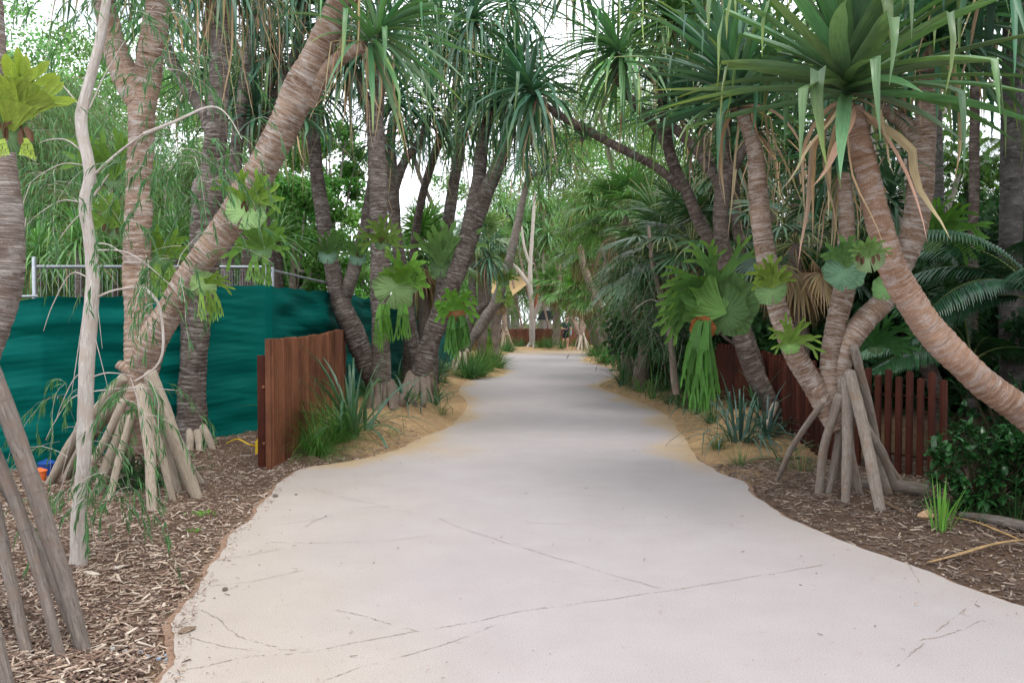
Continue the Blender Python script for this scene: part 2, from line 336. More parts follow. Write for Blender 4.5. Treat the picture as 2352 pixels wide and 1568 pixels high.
def path():
    ys = np.unique(np.concatenate([pl[:,1], np.geomspace(1.9, pl[-1,1], 160)])); ys = ys[(ys >= max(pl[0,1], pr[-1,1])) & (ys <= pl[-1,1])]
    lx = np.interp(ys, pl[:,1], pl[:,0]); rx = np.interp(ys, pr[::-1,1], pr[::-1,0])
    wob = lambda k: .014*np.sin(ys*7+k)+.006*np.sin(ys*19+k*2)+.004*rng.normal(size=len(ys))
    lx = lx+wob(0)*(ys < 10); rx = rx+wob(3)*(ys < 10)
    t = np.linspace(0, 1, 61); X = lx[:,None]*(1-t)+rx[:,None]*t; Y = ys[:,None]+0*X; x, y = X.ravel(), Y.ravel()
    n = np.sin(x*2.7+y*1.9)*.5+np.sin(x*6.1-y*3.3+2)*.3+np.sin(x*13+y*8)*.2
    pink = np.array([.358,.324,.318]); cream = np.array([.385,.335,.285]); sand = np.array([.40,.295,.18])
    dl = x-np.interp(y, ys, lx); dr = np.interp(y, ys, rx)-x
    k = 1-sm(.3, 2.3, dl+.35*n+.06*y); k = np.maximum(k, .35*(1-sm(0, .6, dr+.15*n)))
    c = pink*(1-k[:,None]*.85)+cream*k[:,None]*.85
    e = (1-sm(.02, .34, np.minimum(dl, dr)+.16*n))*sm(8.2, 9.2, y+.4*n)
    e = np.maximum(e, (1-sm(.0, .9, dl+.45*n))*sm(8.5, 8.9, y)*(1-sm(9.6, 10.6, y))); e = np.maximum(e, .9*(1-sm(.0, .5, dr+.3*n))*sm(8., 9.5, y)*(1-sm(16, 20, y)))
    far = sm(36, 42, y+1.2*n); e = np.maximum(e, far)
    c = c*(1-e[:,None])+sand*e[:,None]; dk = sm(15, 30, y)[:,None]*.0; c = c*(1-dk)
    mb = MB(); h, w = X.shape; i = np.arange(h-1)[:,None]*w; j = np.arange(w-1)[None,:]
    mb.add(np.stack([x, y, 0*x], 1), np.stack([i+j, i+j+1, i+w+j+1, i+w+j], 2).reshape(-1,4), c)
    ed = np.array([.24,.15,.10])
    for xs, sg in ((lx, -1),(rx, 1)):       # slab edge down and a brown concrete lip
        a = np.stack([xs, ys, 0*ys], 1); o1 = np.stack([xs+sg*.004, ys, 0*ys-.012], 1)
        wd = (.018+.022*np.abs(np.sin(ys*2.1+sg))+.004*np.sin(ys*11))*(1-sm(9, 10, ys))
        o2 = np.stack([xs+sg*(.006+wd), ys, 0*ys-.014], 1); o3 = o2+np.array([sg*.01, 0, -.1])
        for p, q in ((a,o1),(o1,o2),(o2,o3)):
            m_ = len(ys); i_ = np.arange(m_-1); f = np.stack([i_, i_+1, i_+1+m_, i_+m_], 1); f = f if sg > 0 else f[:,::-1]
            mb.add(np.vstack([p, q]), f, ed)
    m, nt, b = newmat('pink exposed concrete'); ca = attr(nt, 'col').outputs['Color']; t_ = nt.nodes.new('ShaderNodeTexCoord').outputs['Object']
    n1 = noise_n(nt, t_, 150, 4, .85); n2 = noise_n(nt, t_, 2.2, 5, .6); n3 = noise_n(nt, t_, 14, 6, .75)
    cc = mixc(nt, 1.0, ca, ramp(nt, n1, [(.33, (.62,.60,.60)),(.5, (1,1,1)),(.68, (1.2,1.2,1.2))]), 'MULTIPLY')
    cc = mixc(nt, 1.0, cc, ramp(nt, n2, [(.3, (.945,.935,.925)),(.7, (1.03,1.03,1.03))]), 'MULTIPLY')
    cc = mixc(nt, 1.0, cc, ramp(nt, n3, [(.27, (.82,.78,.72)),(.40, (1,1,1))]), 'MULTIPLY')
    vo = nt.nodes.new('ShaderNodeTexVoronoi'); vo.inputs['Scale'].default_value = 9; nt.links.new(t_, vo.inputs['Vector'])
    cc = mixc(nt, ramp(nt, vo.outputs['Distance'], [(.035, (.75,.75,.75)),(.075, (0,0,0))]), cc, (.30,.23,.16))
    nt.links.new(cc, b.inputs['Base Color']); b.inputs['Roughness'].default_value = .8; b.inputs['Specular IOR Level'].default_value = .3
    bump(nt, b, n1, .35, .004)
    o = mb.build('path', m, smoothf=False); tag(o, None, None, None, 'structure'); o['_b'] = [0,0,0]
    return o
path_o = path()
def cracks():
    C = [[(1010,1190),(1060,1212),(1150,1240),(1250,1272),(1350,1302),(1430,1328),(1516,1352)],
         [(640,1492),(740,1488),(800,1478),(900,1462),(965,1450),(1080,1432),(1200,1408),(1320,1390),(1420,1376),(1540,1358),(1660,1338),(1780,1318),(1900,1298)],
         [(965,1450),(900,1432),(830,1412),(775,1400)],[(410,1540),(480,1530),(560,1512),(640,1508),(760,1496)],
         [(460,1400),(500,1418),(545,1452),(590,1470),(640,1482)],[(430,1462),(480,1478),(540,1490),(590,1496)],[(750,1560),(840,1530),(960,1500),(1060,1470),(1140,1440)],
         [(720,1120),(790,1142),(860,1160),(940,1178)],[(560,1212),(640,1205),(720,1192),(800,1180)],[(560,1240),(640,1246),(760,1246),(900,1240),(1000,1228)],
         [(500,1285),(580,1272),(650,1258)],[(480,1345),(560,1338),(640,1322),(700,1310)],[(700,1210),(740,1190),(820,1168),(930,1160)],
         [(2150,1450),(2180,1425),(2215,1395)],[(2110,1470),(2180,1455),(2270,1425)],[(2060,1530),(2095,1505),(2130,1480)],
         [(1060,1115),(1200,1118),(1340,1120),(1500,1115)],[(1200,1200),(1400,1206),(1600,1204),(1760,1198)],[(2010,1255),(2080,1290),(2120,1340)]]
    mb = MB()
    for pts in C:
        q = smooth([GP(*p) for p in pts], 14); d = np.concatenate([[0], np.cumsum(np.linalg.norm(np.diff(q, axis=0), axis=1))])
        m = int(d[-1]/.012); s = np.linspace(0, d[-1], m); q = np.stack([np.interp(s, d, q[:,k]) for k in range(3)], 1)
        T = nrm(np.gradient(q, axis=0)); N_ = np.stack([-T[:,1], T[:,0], 0*T[:,0]], 1)
        q = q+N_*(.0016*np.cumsum(rng.normal(size=m)))[:,None]+N_*(rng.normal(size=m)*.0025)[:,None]
        on = (np.sin(s*9+rnd.random()*6)+np.sin(s*23+rnd.random()*6)*.8+rng.normal(size=m)*.9) > -.9
        w = .001+.0022*rng.random(m)**2
        for i in np.nonzero(on[:-1])[0]:
            a, b_ = q[i], q[i+1]; v = [a-N_[i]*w[i], a+N_[i]*w[i], b_+N_[i+1]*w[i+1], b_-N_[i+1]*w[i+1]]
            mb.add(np.array(v)+[0,0,.003], [[0,1,2,3]], jit([(.23,.175,.13)], 1, .35)[0])
    o = mb.build('surface_cracks', M['chip'], path_o)
cracks()
# ---------------------------------------------------------------- loose mulch, twigs and stones
def chips(name, n, sampler, lr, wr, pal, kind=None, label=None, cat=None, zoff=.004, flat=False):
    P = sampler(n); z = gh(P[:,0], P[:,1]) if not flat else np.zeros(n); L = lr[0]+(lr[1]-lr[0])*rng.random(n)**2.2; W = wr[0]+(wr[1]-wr[0])*rng.random(n)**1.5
    az = rng.random(n)*6.283; pit = rng.normal(size=n)*.16; rl = rng.normal(size=n)*.3
    ax = np.stack([np.cos(az)*np.cos(pit), np.sin(az)*np.cos(pit), np.sin(pit)], 1); up = nrm(np.stack([rl*-np.sin(az), rl*np.cos(az), np.ones(n)], 1))
    sd = nrm(np.cross(up, ax)); up = np.cross(ax, sd); tap = .3+.7*rng.random(n)
    C0 = np.stack([P[:,0], P[:,1], z+zoff+np.abs(pit)*L*.4+rng.random(n)*.012], 1); H = W*.3
    def cr(a, b, c, k=1.0): return C0+ax*(a*L/2)[:,None]+sd*(b*W/2*k)[:,None]+up*(c*H/2)[:,None]
    one = np.ones(n); V = np.stack([cr(-one,-one,-one), cr(one,-one*tap,-one), cr(one*.85,one*tap,-one), cr(-one*.9,one,-one), cr(-one*.95,-one*.7,one), cr(one*.95,-one*tap*.7,one), cr(one*.8,one*tap*.6,one), cr(-one*.85,one*.7,one)], 1)
    f = np.array([[4,5,6,7],[0,1,5,4],[1,2,6,5],[2,3,7,6],[3,0,4,7]]); f = (np.arange(n)[:,None,None]*8+f[None]).reshape(-1,4)
    pal = np.array(pal)*1.0; c = pal[rng.integers(0, len(pal), n)]*(.7+.6*rng.random((n,1))); mb = MB(); mb.add(V.reshape(-1,3), f, np.repeat(c, 8, 0))
    o = mb.build(name, M['chip'], smoothf=False); tag(o, label, cat, None, kind); return o
def sampler_of(prop, ok):
    def f(n):
        out = []; m = 0
        while m < n:
            x, y = prop(n*2); k = ok(x, y, dist_path(x, y)); out.append(np.stack([x[k], y[k]], 1)); m += int(k.sum())
        return np.vstack(out)[:n]
    return f
def prop_l(n): y = 2.6*(11.5/2.6)**rng.random(n); return -rng.random(n)*(1.1+.72*y), y
samp_left = sampler_of(prop_l, lambda x, y, s: (s > -.01) & ((s > .06) | (rng.random(len(x)) < .35)) & (x > -.68*y-.5))
samp_right = sampler_of(lambda n: (1.6+rng.random(n)*5.2, 4.5+rng.random(n)*4.6), lambda x, y, s: (s > .01) & ((s > .1) | (rng.random(len(x)) < .4)) & (x < .75*y+.5))
PB = [(.40,.31,.23),(.30,.21,.15),(.22,.14,.10),(.48,.40,.32),(.14,.085,.06),(.10,.06,.045),(.34,.26,.20),(.19,.12,.085)]
PD = [(.16,.11,.085),(.24,.18,.14),(.09,.06,.048),(.07,.045,.036),(.33,.26,.2),(.12,.08,.06)]
chips('wood_chip_mulch', 36000, samp_left, (.010,.095), (.004,.016), PB, 'stuff', 'brown and straw coloured wood chip mulch over the left bed', 'mulch')
chips('bark_mulch', 15000, samp_right, (.012,.095), (.005,.017), PD, 'stuff', 'dark crumbly bark mulch over the right bed', 'mulch')
samp_edge = sampler_of(lambda n: (rng.choice((-1,1), n)*(1+rng.random(n)*3.5), 9+rng.random(n)*16), lambda x, y, s: (s > 0) & (s < 2))
chips('leaf_litter', 1500, samp_edge, (.012,.09), (.004,.016), [(.25,.17,.1),(.12,.08,.05),(.35,.27,.16)], 'stuff', 'scattered twigs and litter on the sandy path banks', 'leaf litter')
def prop_p(n):
    y = 2.6*(30/2.6)**rng.random(n); return (rng.random(n)*2-1)*(.9+.42*y), y
chips('path_litter', 420, sampler_of(prop_p, lambda x, y, s: (s < -.03) & (rng.random(len(x)) < np.exp(s*2.2)+.05)), (.006,.045), (.003,.008), PB+PD, 'stuff', 'specks of bark and leaf litter strewn over the concrete path', 'litter', .003, True)
chips('edge_litter', 800, sampler_of(prop_l, lambda x, y, s: (s < .03) & (s > -.09) & (rng.random(len(x)) < .25+.75*np.sin(x*5+y*3)**2)), (.006,.04), (.003,.009), PB, 'stuff', 'bark crumbs spilling over the left lip of the path', 'litter', .004, True)
def rock(name, px, py, s, c, label, cat, mat='chip', grp=None, sq=.6, onpath=False):
    p = GP(px, py) if onpath else GR(px, py); import bmesh
    bm = bmesh.new(); bmesh.ops.create_icosphere(bm, subdivisions=2, radius=1)
    sx, sy, sz = s; o_ = rnd.random()*20
    v = np.array([list(k.co) for k in bm.verts]); f = np.array([[q.index for q in k.verts] for k in bm.faces]); bm.free()
    v = v*(1+.18*np.sin(v[:,[1,2,0]]*3+o_)+.12*np.sin(v[:,[2,0,1]]*7+o_)); a = rnd.random()*3
    v = v*np.array([sx, sy, sz])/2; ca, sa = math.cos(a), math.sin(a); v = v@np.array([[ca,sa,0],[-sa,ca,0],[0,0,1]])
    mb = MB(); mb.add(v+p+[0,0,sz*.35], f, c); o = mb.build(name, M[mat], origin=p, smoothf=False); return tag(o, label, cat, grp)
rock('bark_piece', 517, 1355, (.045,.03,.02), (.10,.075,.055), 'small dark bark lump lying on the concrete path far from its edge', 'bark piece', onpath=True)
rock('bark_piece', 428, 1450, (.09,.04,.03), (.17,.12,.08), 'thick brown bark chunk at the left lip of the path in the foreground', 'bark piece', onpath=True)
rock('bark_piece', 632, 1140, (.07,.045,.03), (.13,.10,.075), 'bark scrap on the path corner below the timber fence end', 'bark piece', onpath=True)
rock('bark_piece', 680, 1136, (.035,.03,.012), (.16,.12,.09), 'tiny bark flake just right of the scrap at the path corner', 'bark piece', onpath=True)
rock('wood_chunk', 210, 1320, (.17,.05,.025), (.50,.44,.35), 'pale flat wood offcut lying in mulch right of the white sapling foot', 'wood chunk')
rock('wood_chunk', 268, 1305, (.11,.05,.02), (.48,.43,.36), 'pale wood splinter right of the larger flat offcut in the mulch', 'wood chunk')
rock('stone', 2128, 1192, (.13,.10,.08), (.42,.27,.15), 'tan stone beside the spiky green clump on the right bed', 'stone')
for k, (x, y) in enumerate([(290,1500),(305,1496),(322,1500),(340,1510),(365,1515),(382,1508),(385,1516),(392,1505),(518,1140),(545,1150),(380,1522),(258,1492),(470,1215),(520,1205)]):
    rock('blue_grey_stone', x, y, (.03,.022,.018), (.25,.30,.35) if k < 8 else (.38,.36,.34), 'small angular grey stone strewn in the mulch beside the path', 'stone', grp='small grey stones in the left mulch')
# ---------------------------------------------------------------- plants: components
def frame(ax):
    ax = nrm(np.asarray(ax, float)); u = np.cross(ax, [0,0,1.]) if abs(ax[2]) < .95 else np.cross(ax, [1.,0,0]); u = u/np.linalg.norm(u)
    return ax, u, np.cross(ax, u)
GREEN0 = (.075,.165,.062); BLUE0 = (.055,.140,.085); YEL = (.22,.28,.06); DRY0 = (.40,.29,.18); DRY1 = (.55,.44,.30)
def crown(parent, pos, ax=(0,0,1), n=60, L=1.1, W=.06, dead=14, c=BLUE0, tip=None, elo=-25, ehi=85, g=1.0, kink=.5, deadL=None, name='leaf_crown', gd=.012):
    if W < .1: W *= .82; n = int(n*1.3)
    ax, u, v = frame(ax); i = np.arange(n); f = i/n; az = i*2.39996+rnd.random()*6
    el = np.radians(elo+(ehi-elo)*f**1.25)+rng.normal(size=n)*.10
    D = np.cos(el)[:,None]*(np.cos(az)[:,None]*u+np.sin(az)[:,None]*v)+np.sin(el)[:,None]*ax
    P = np.asarray(pos)+ax*(f[:,None]*.16*L)+D*.02
    Ls = L*(.75+.35*rng.random(n))*(1-.25*f**3); kk = np.where(rng.random(n) < kink, .5+.3*rng.random(n), 2.0)
    c0 = jit(np.tile(c, (n,1)), n, .28, .15); tp = np.tile(YEL if tip is None else tip, (n,1)); m = (rng.random((n,1)) < .4)
    c1 = np.where(m, jit(tp, n), c0*1.15)
    mb = MB(); straps(mb, P, D, Ls, W*(.8+.4*rng.random(n)), g*(.5+.9*rng.random(n)), c0, c1, 9, kk, .28, 'pand', roll=rng.normal(size=n)*.2, wig=.3)
    o = mb.build(name, M['strap'], parent); dead = int(dead*.5)
    if dead:
        az = rng.random(dead)*6.283; el = np.radians(rng.uniform(-45, 20, dead)); D = np.cos(el)[:,None]*(np.cos(az)[:,None]*u+np.sin(az)[:,None]*v)+np.sin(el)[:,None]*ax
        mb = MB(); straps(mb, np.asarray(pos)-ax*.03+D*.02, D, (deadL or L)*(.6+.7*rng.random(dead)), W*(.32+.35*rng.random(dead)), 1.6+3*rng.random(dead), jit(np.tile(DRY0,(dead,1)), dead, .35), jit(np.tile(DRY1,(dead,1)), dead, .3), 9, np.where(rng.random(dead) < .7, +.15+.45*rng.random(dead), 2.), .3, 'pand', roll=rng.normal(size=dead)*.6, wig=.9)
        mb.build('dead_leaves', M['dry'], o)
    return o
def P4(t, D):                              # (x,y,r[,dy]) -> world point, radius
    Y = D+(t[3] if len(t) > 3 else 0); return A(t[0], t[1], Y), t[2]*Y/F
def pandanus(label, D, limbs, roots=(), crowns=(), mat='bark_tan', rmat='root', group=None, name='pandanus_tree', cat='pandanus tree', seg=18, ring=.02, lump=.042, rs=.8, step=.012):
    p0, r0 = P4(limbs[0][0], D); base = np.array([p0[0], p0[1], max(gz(p0[0], p0[1]), min(p0[2], .3))])
    o = thing(name, base, label, cat, group)
    for k, l in enumerate(limbs):
        q = [P4(t, D) for t in l]; mb = MB()
        tube(mb, [a for a, _ in q], [b*rs for _, b in q], seg, step*(1 if k == 0 else 1.3), ring, lump, seed=k)
        mb.build('trunk' if k == 0 else 'branch', M[mat], o)
    for rt in roots:
        x0, y0, dy, x1, y1, rr = rt[:6]; Y0 = D+dy; a = A(x0, y0, Y0); b = GR(x1, y1); rad = rr*Y0/F
        mid = a*.5+b*.5; out = b-a; out[2] = 0; mid = mid+np.array([rnd.gauss(0,.018), rnd.gauss(0,.018), rnd.gauss(0,.012)])*np.linalg.norm(b-a); mid = mid+out*rnd.uniform(-.01,.06)+np.array([0,0,.01*np.linalg.norm(b-a)])
        e = b+(b-mid)*.12; mb = MB(); tube(mb, [a+(a-mid)*.12, a, mid, b, e], [rad*.85, rad, rad*.95, rad*.84, rad*.8], 14, .015, .0, .06); mb.build('prop_root', M[rmat], o)
    for cr in crowns:
        x, y, dy = cr[:3]; kw = cr[3]; crown(o, A(x, y, D+dy), **kw)
    return o
def ring_roots(x, y, D, n, rx, ry, yt, r, spread=.35):
    """pixel prop roots all round a trunk foot: tops at yt, feet on an ellipse"""
    out = []
    for k in range(n):
        a = 2*math.pi*(k+.3*rnd.random())/n; out.append((x+math.cos(a)*rx*spread, yt+rnd.random()*12, -math.sin(a)*.05, x+math.cos(a)*rx, y+math.sin(a)*ry, r*(.8+.4*rnd.random())))
    return out
def fan_crown(parent, pos, n=16, pet=.7, R_=.6, c=GREEN0, tip=(.30,.30,.10), dead=5, segs=26, spread=(-30,80), W=.035, dc=(.36,.26,.15)):
    mb = MB(); pm = MB(); mdead = MB()
    for k in range(n+dead):
        isd = k >= n; az = k*2.4+rnd.random()*.5; el = R(rnd.uniform(*spread)) if not isd else R(rnd.uniform(-75,-35))
        d = np.array([math.cos(az)*math.cos(el), math.sin(az)*math.cos(el), math.sin(el)]); q0 = np.asarray(pos, float)
        L = pet*(.7+.5*rnd.random())*(.6 if isd else 1); m = q0+d*L*.5; e = q0+d*L+np.array([0,0,-.12*L]); tube(pm, [q0, m, e], [.012,.009,.007], 5, .12, c=(.20,.24,.10) if not isd else dc)
        t = nrm(e-m); s = nrm(np.cross(t, [0,0,1.])); nn = np.cross(s, t)
        a = np.linspace(-2.0, 2.0, segs)+rng.normal(size=segs)*.03; D = np.cos(a)[:,None]*t+np.sin(a)[:,None]*s+nn*(.18*np.abs(np.sin(a)))[:,None]
        Ls = R_*(1-.25*np.abs(a)/2.0)*(.9+.2*rng.random(segs)); base = np.tile(c if not isd else dc, (segs,1))*(.8+.4*rnd.random())
        sd = nrm(np.cross(nn, D)); tc = jit(np.tile(tip if rnd.random() < .4 else c, (segs,1)), segs)
        straps(mdead if isd else mb, e, D, Ls, W, (.5 if not isd else 1.4)+.5*rng.random(segs), jit(base, segs, .15), tc if not isd else base, 5, np.where(rng.random(segs) < .35, .65, 2.), .2, 'seg', side=sd)
    fo = mb.build('fan_leaves', M['strap'], parent); pm.build('leaf_stalks', M['leaf'], fo)
    if dead: mdead.build('dead_leaves', M['dry'], fo)
def fan_palm(label, D, limb, group=None, mat='palm_boots', cat='fan palm', rough=.25, **kw):
    q = [P4(t, D) for t in limb]; p0 = q[0][0]; o = thing('fan_palm', (p0[0], p0[1], gz(p0[0], p0[1])), label, cat, group); mb = MB()
    C, r = tube(mb, [a for a, _ in q], [b for _, b in q], 12, .05, 0, .08); n = len(C)
    if rough:                              # old leaf bases up the trunk
        k = int(n*4); i = rng.integers(0, n-1, k); az = rng.random(k)*6.283; D_ = np.stack([np.cos(az)*.6, np.sin(az)*.6, .8+0*az], 1)
        straps(mb, C[i]+D_*(r[i]*.55)[:,None], D_, r[i]*(.7+.5*rng.random(k)), r[i]*.5, -.3, jit(np.tile((1.,1.,1.),(k,1)), k, .3), jit(np.tile((1.,1.,1.),(k,1)), k), 2, None, .1, 'seg')
    mb.build('trunk', M[mat], o); fan_crown(o, q[-1][0], **kw); return o
def leafcloud(mb, C, rad, n, size, c, flat=.5, shell=.0, droop=.3):
    """n small leaves in clumps round the clump centres C"""
    C = np.asarray(C, float); i = rng.integers(0, len(C), n); rad = np.broadcast_to(rad, (len(C),))
    d = rng.normal(size=(n,3)); d = nrm(d)*(rng.random((n,1))**.5)*np.array([1,1,.7]); P = C[i]+d*rad[i][:,None]
    ax = nrm(rng.normal(size=(n,3))+np.array([0,0,-droop])); sd = nrm(np.cross(ax, rng.normal(size=(n,3)))); s = size*(.6+.8*rng.random(n))
    V = np.stack([P, P+ax*(s*.45)[:,None]+sd*(s*.26)[:,None], P+ax*s[:,None], P+ax*(s*.45)[:,None]-sd*(s*.26)[:,None]], 1)
    cc = np.asarray(c)[i] if np.ndim(c) == 2 else np.tile(c, (n,1)); cc = jit(cc, n, .3, .12)
    mb.add(V.reshape(-1,3), np.arange(n*4).reshape(-1,4), np.repeat(cc, 4, 0), np.repeat(P, 4, 0))
def broad_tree(label, x, y, h, rcrown, c, n=14000, leaf=.11, trunk=.14, cat='tree', group=None, bark_='bark_rough', z0=.3, clumps=70, name='leafy_tree', zb=None):
    g = gz(x, y); o = thing(name, (x, y, g), label, cat, group); mb = MB(); cz = g+h*(.5+z0*.5)
    C = []
    for k in range(clumps):
        a = rnd.random()*6.283; u = rnd.uniform(-1, 1); rr = (.45+.55*rnd.random())*math.sqrt(max(0, 1-u*u*.75))
        C.append([x+math.cos(a)*rcrown*rr, y+math.sin(a)*rcrown*rr, cz+u*h*(1-z0)*.5])
    C = np.array(C); cc = jit(np.tile(c, (clumps,1)), clumps, .35, .12); rads = rcrown*(.16+.2*rng.random(clumps))
    leafcloud(mb, C, rads, n, leaf, cc); cr = mb.build('crown', M['leaf'], o)
    mb = MB(); top = np.array([x+rnd.uniform(-.3,.3), y, g+h*.7]); tube(mb, [(x,y,g-.1),(x+rnd.uniform(-.2,.2),y,g+h*.35),top], [trunk, trunk*.8, trunk*.35], 9, .25, 0, .05)
    for k in range(9):
        i = rnd.randrange(clumps); t = rnd.uniform(.25, .65); a = np.array([x,y,g+h*t*.9]); tube(mb, [a, a*.5+C[i]*.5+[0,0,-.15], C[i]], [trunk*.4, trunk*.25, trunk*.1], 6, .3)
    mb.build('trunk', M[bark_], o); return o
def strands(mb, tw, P, D, L, leafL=.07, leafW=.007, k=14, c=(.06,.15,.06), g=2.2, tc=(.16,.13,.07), n=6, lean=.35, twig=.004, bare=.15, per=1):
    """weeping twigs with narrow hanging leaves"""
    P = np.asarray(P, float); N = len(P); t = nrm(np.asarray(D, float).copy()); q = P.copy(); L = np.broadcast_to(L, (N,)).copy(); pts = [q.copy()]; ts = [t.copy()]
    m = 10
    for i in range(m):
        t = nrm(t+np.array([0,0,-g/m])+rng.normal(size=(N,3))*.09); q = q+t*(L/m)[:,None]; pts.append(q.copy()); ts.append(t.copy())
    pts = np.stack(pts, 1); ts = np.stack(ts, 1)
    if tw is not None:
        sd = nrm(rng.normal(size=(N,3))); w = twig*np.linspace(1, .35, m+1)[None,:,None]; V = np.stack([pts-sd[:,None,:]*w, pts+sd[:,None,:]*w], 2)
        b = (np.arange(N)*(m+1)*2)[:,None]; i = (np.arange(m)*2)[None,:]; o = b+i; f = np.stack([o, o+1, o+3, o+2], 2).reshape(-1,4); tw.add(V.reshape(-1,3), f, tc)
    for _ in range(k):
        s = bare+(1-bare)*rng.random(N); x = s*m; i = np.minimum(x.astype(int), m-1); fr = (x-i)[:,None]; a = np.arange(N)
        p = pts[a,i]*(1-fr)+pts[a,i+1]*fr; d = nrm(ts[a,i]+rng.normal(size=(N,3))*lean)
        straps(mb, p, d, leafL*(.6+.8*rng.random(N)), leafW, 1.4, jit(np.tile(c,(N,1)), N, .35), jit(np.tile(c,(N,1)), N, .3), 2, None, 0, 'leaf', roll=rng.random(N)*3)
def weeping_tree(label, x, y, h, rc, c, ns=700, leafL=.16, leafW=.014, k=9, trunk=.12, cat='weeping tree', group=None, bark_='paperbark', z0=.25, L=1.5, lean=(0,0), name='weeping_tree'):
    g = gz(x, y); o = thing(name, (x, y, g), label, cat, group); tm = MB(); top = np.array([x+lean[0], y+lean[1], g+h*.92])
    C, r = tube(tm, [(x,y,g-.1),(x+lean[0]*.3+rnd.uniform(-.15,.15),y,g+h*.4),top], [trunk, trunk*.75, trunk*.2], 9, .2, 0, .06)
    P = []; D = []
    for b in range(16):
        t = rnd.uniform(z0, 1); i = int(t*(len(C)-1)); a = rnd.random()*6.283; l = rc*(.5+.6*rnd.random())*(1.1-.5*t); d = np.array([math.cos(a), math.sin(a), .5]); e = C[i]+d*l
        mid = C[i]+d*l*.5+np.array([0,0,.15*l]); tube(tm, [C[i], mid, e], [r[i]*.45, r[i]*.25, r[i]*.1], 5, .2)
        for _ in range(ns//16):
            s = .25+.85*rnd.random(); P.append((C[i]*(1-s)+e*s)+rng.normal(size=3)*.22*rc*.5); D.append([math.cos(a)+rnd.gauss(0,.8), math.sin(a)+rnd.gauss(0,.8), .3])
    tm.build('trunk', M[bark_], o); mb = MB(); tw = MB(); strands(mb, tw, P, D, L*(.5+.8*rng.random(len(P))), leafL, leafW, k, c, 2.0, twig=.006)
    mb.build('weeping_foliage', M['leaf'], o); tw.build('twigs', M['leaf'], o); return o
def clump(name, px, py, n, L, W, c, label, cat, group=None, g=1.0, elo=35, ehi=85, tip=None, mat='leaf', kink=0, rad=.08, fold=.2, pos=None, prof='grass', dead=0):
    p = GR(px, py) if pos is None else np.array(pos, float); o = MB(); az = rng.random(n)*6.283; el = np.radians(rng.uniform(elo, ehi, n)); D = np.stack([np.cos(az)*np.cos(el), np.sin(az)*np.cos(el), np.sin(el)], 1)
    P = p+np.stack([np.cos(az), np.sin(az), 0*az-.03], 1)*(rad*rng.random(n))[:,None]; P[:,2] = p[2]-.02
    c0 = jit(np.tile(c,(n,1)), n, .3, .15); c1 = jit(np.tile(tip or c,(n,1)), n, .3)
    if dead: k = rng.random(n) < dead; c0[k] = jit(np.tile(DRY0,(n,1)), n)[k]; c1[k] = c0[k]
    straps(o, P, D, L*(.55+.55*rng.random(n)), W*(.7+.5*rng.random(n)), g*(.5+rng.random(n)), c0, c1, 7, np.where(rng.random(n) < kink, .5+.3*rng.random(n), 2.) if kink else None, fold, prof)
    return tag(o.build(name, M[mat], origin=p), label, cat, group)
# ---------------------------------------------------------------- staghorn ferns
def shield(mb, p, nrmv, upv, R_, c, lobes=0.0, dish=.25, nlob=9, top=1.0, seed=0, a0=-3.05, a1=3.05, rib=26):
    n = nrm(np.asarray(nrmv, float)); u = np.asarray(upv, float); u = nrm(u-n*np.dot(u, n)); s = np.cross(u, n)
    nr, na = 9, 97; th = np.linspace(a0, a1, na); rr = np.linspace(0.02, 1, nr)
    Rt = R_*(.82+.18*np.cos(th*.9))*(1+(top-1)*np.clip(np.cos(th), 0, 1)**1.5)*(1+.03*np.sin(th*11+seed)+.04*np.sin(th*5+seed))
    lob = 1-lobes*np.clip(np.cos(th*.55), 0, 1)*(np.abs(np.sin(th*nlob/2+seed))**.7)*(.7+.3*np.sin(th*3+seed))
    V = []; B = []
    for i, r in enumerate(rr):
        Rr = Rt*r*(1 if r < .55 else 1-(1-lob)*((r-.55)/.45))
        h = R_*dish*(r**2.2)*(np.clip(np.cos(th), -.25, 1))*1.2+R_*.05*np.sin(th*rib)*r*(1-.3*r)*.35+R_*.05*np.sin(th*6+seed)*r*r
        V.append(p+np.outer(Rr*np.cos(th), u)+np.outer(Rr*np.sin(th), s)+np.outer(h, n)); B.append(np.stack([th*3, 0*th+r*.4, 0*th+seed], 1))
    V = np.array(V); B = np.array(B); i = np.arange(nr-1)[:,None]*na; j = np.arange(na-1)[None,:]
    ribc = (1+.13*np.sin(th*rib))[None,:,None]*(1.35-.45*rr[:,None,None]); cc = np.clip(np.asarray(c)*ribc*np.ones((nr,na,3)), 0, 1)
    mb.add(V.reshape(-1,3), np.stack([i+j, i+j+1, i+na+j+1, i+na+j], 2).reshape(-1,4), cc.reshape(-1,3), B.reshape(-1,3))
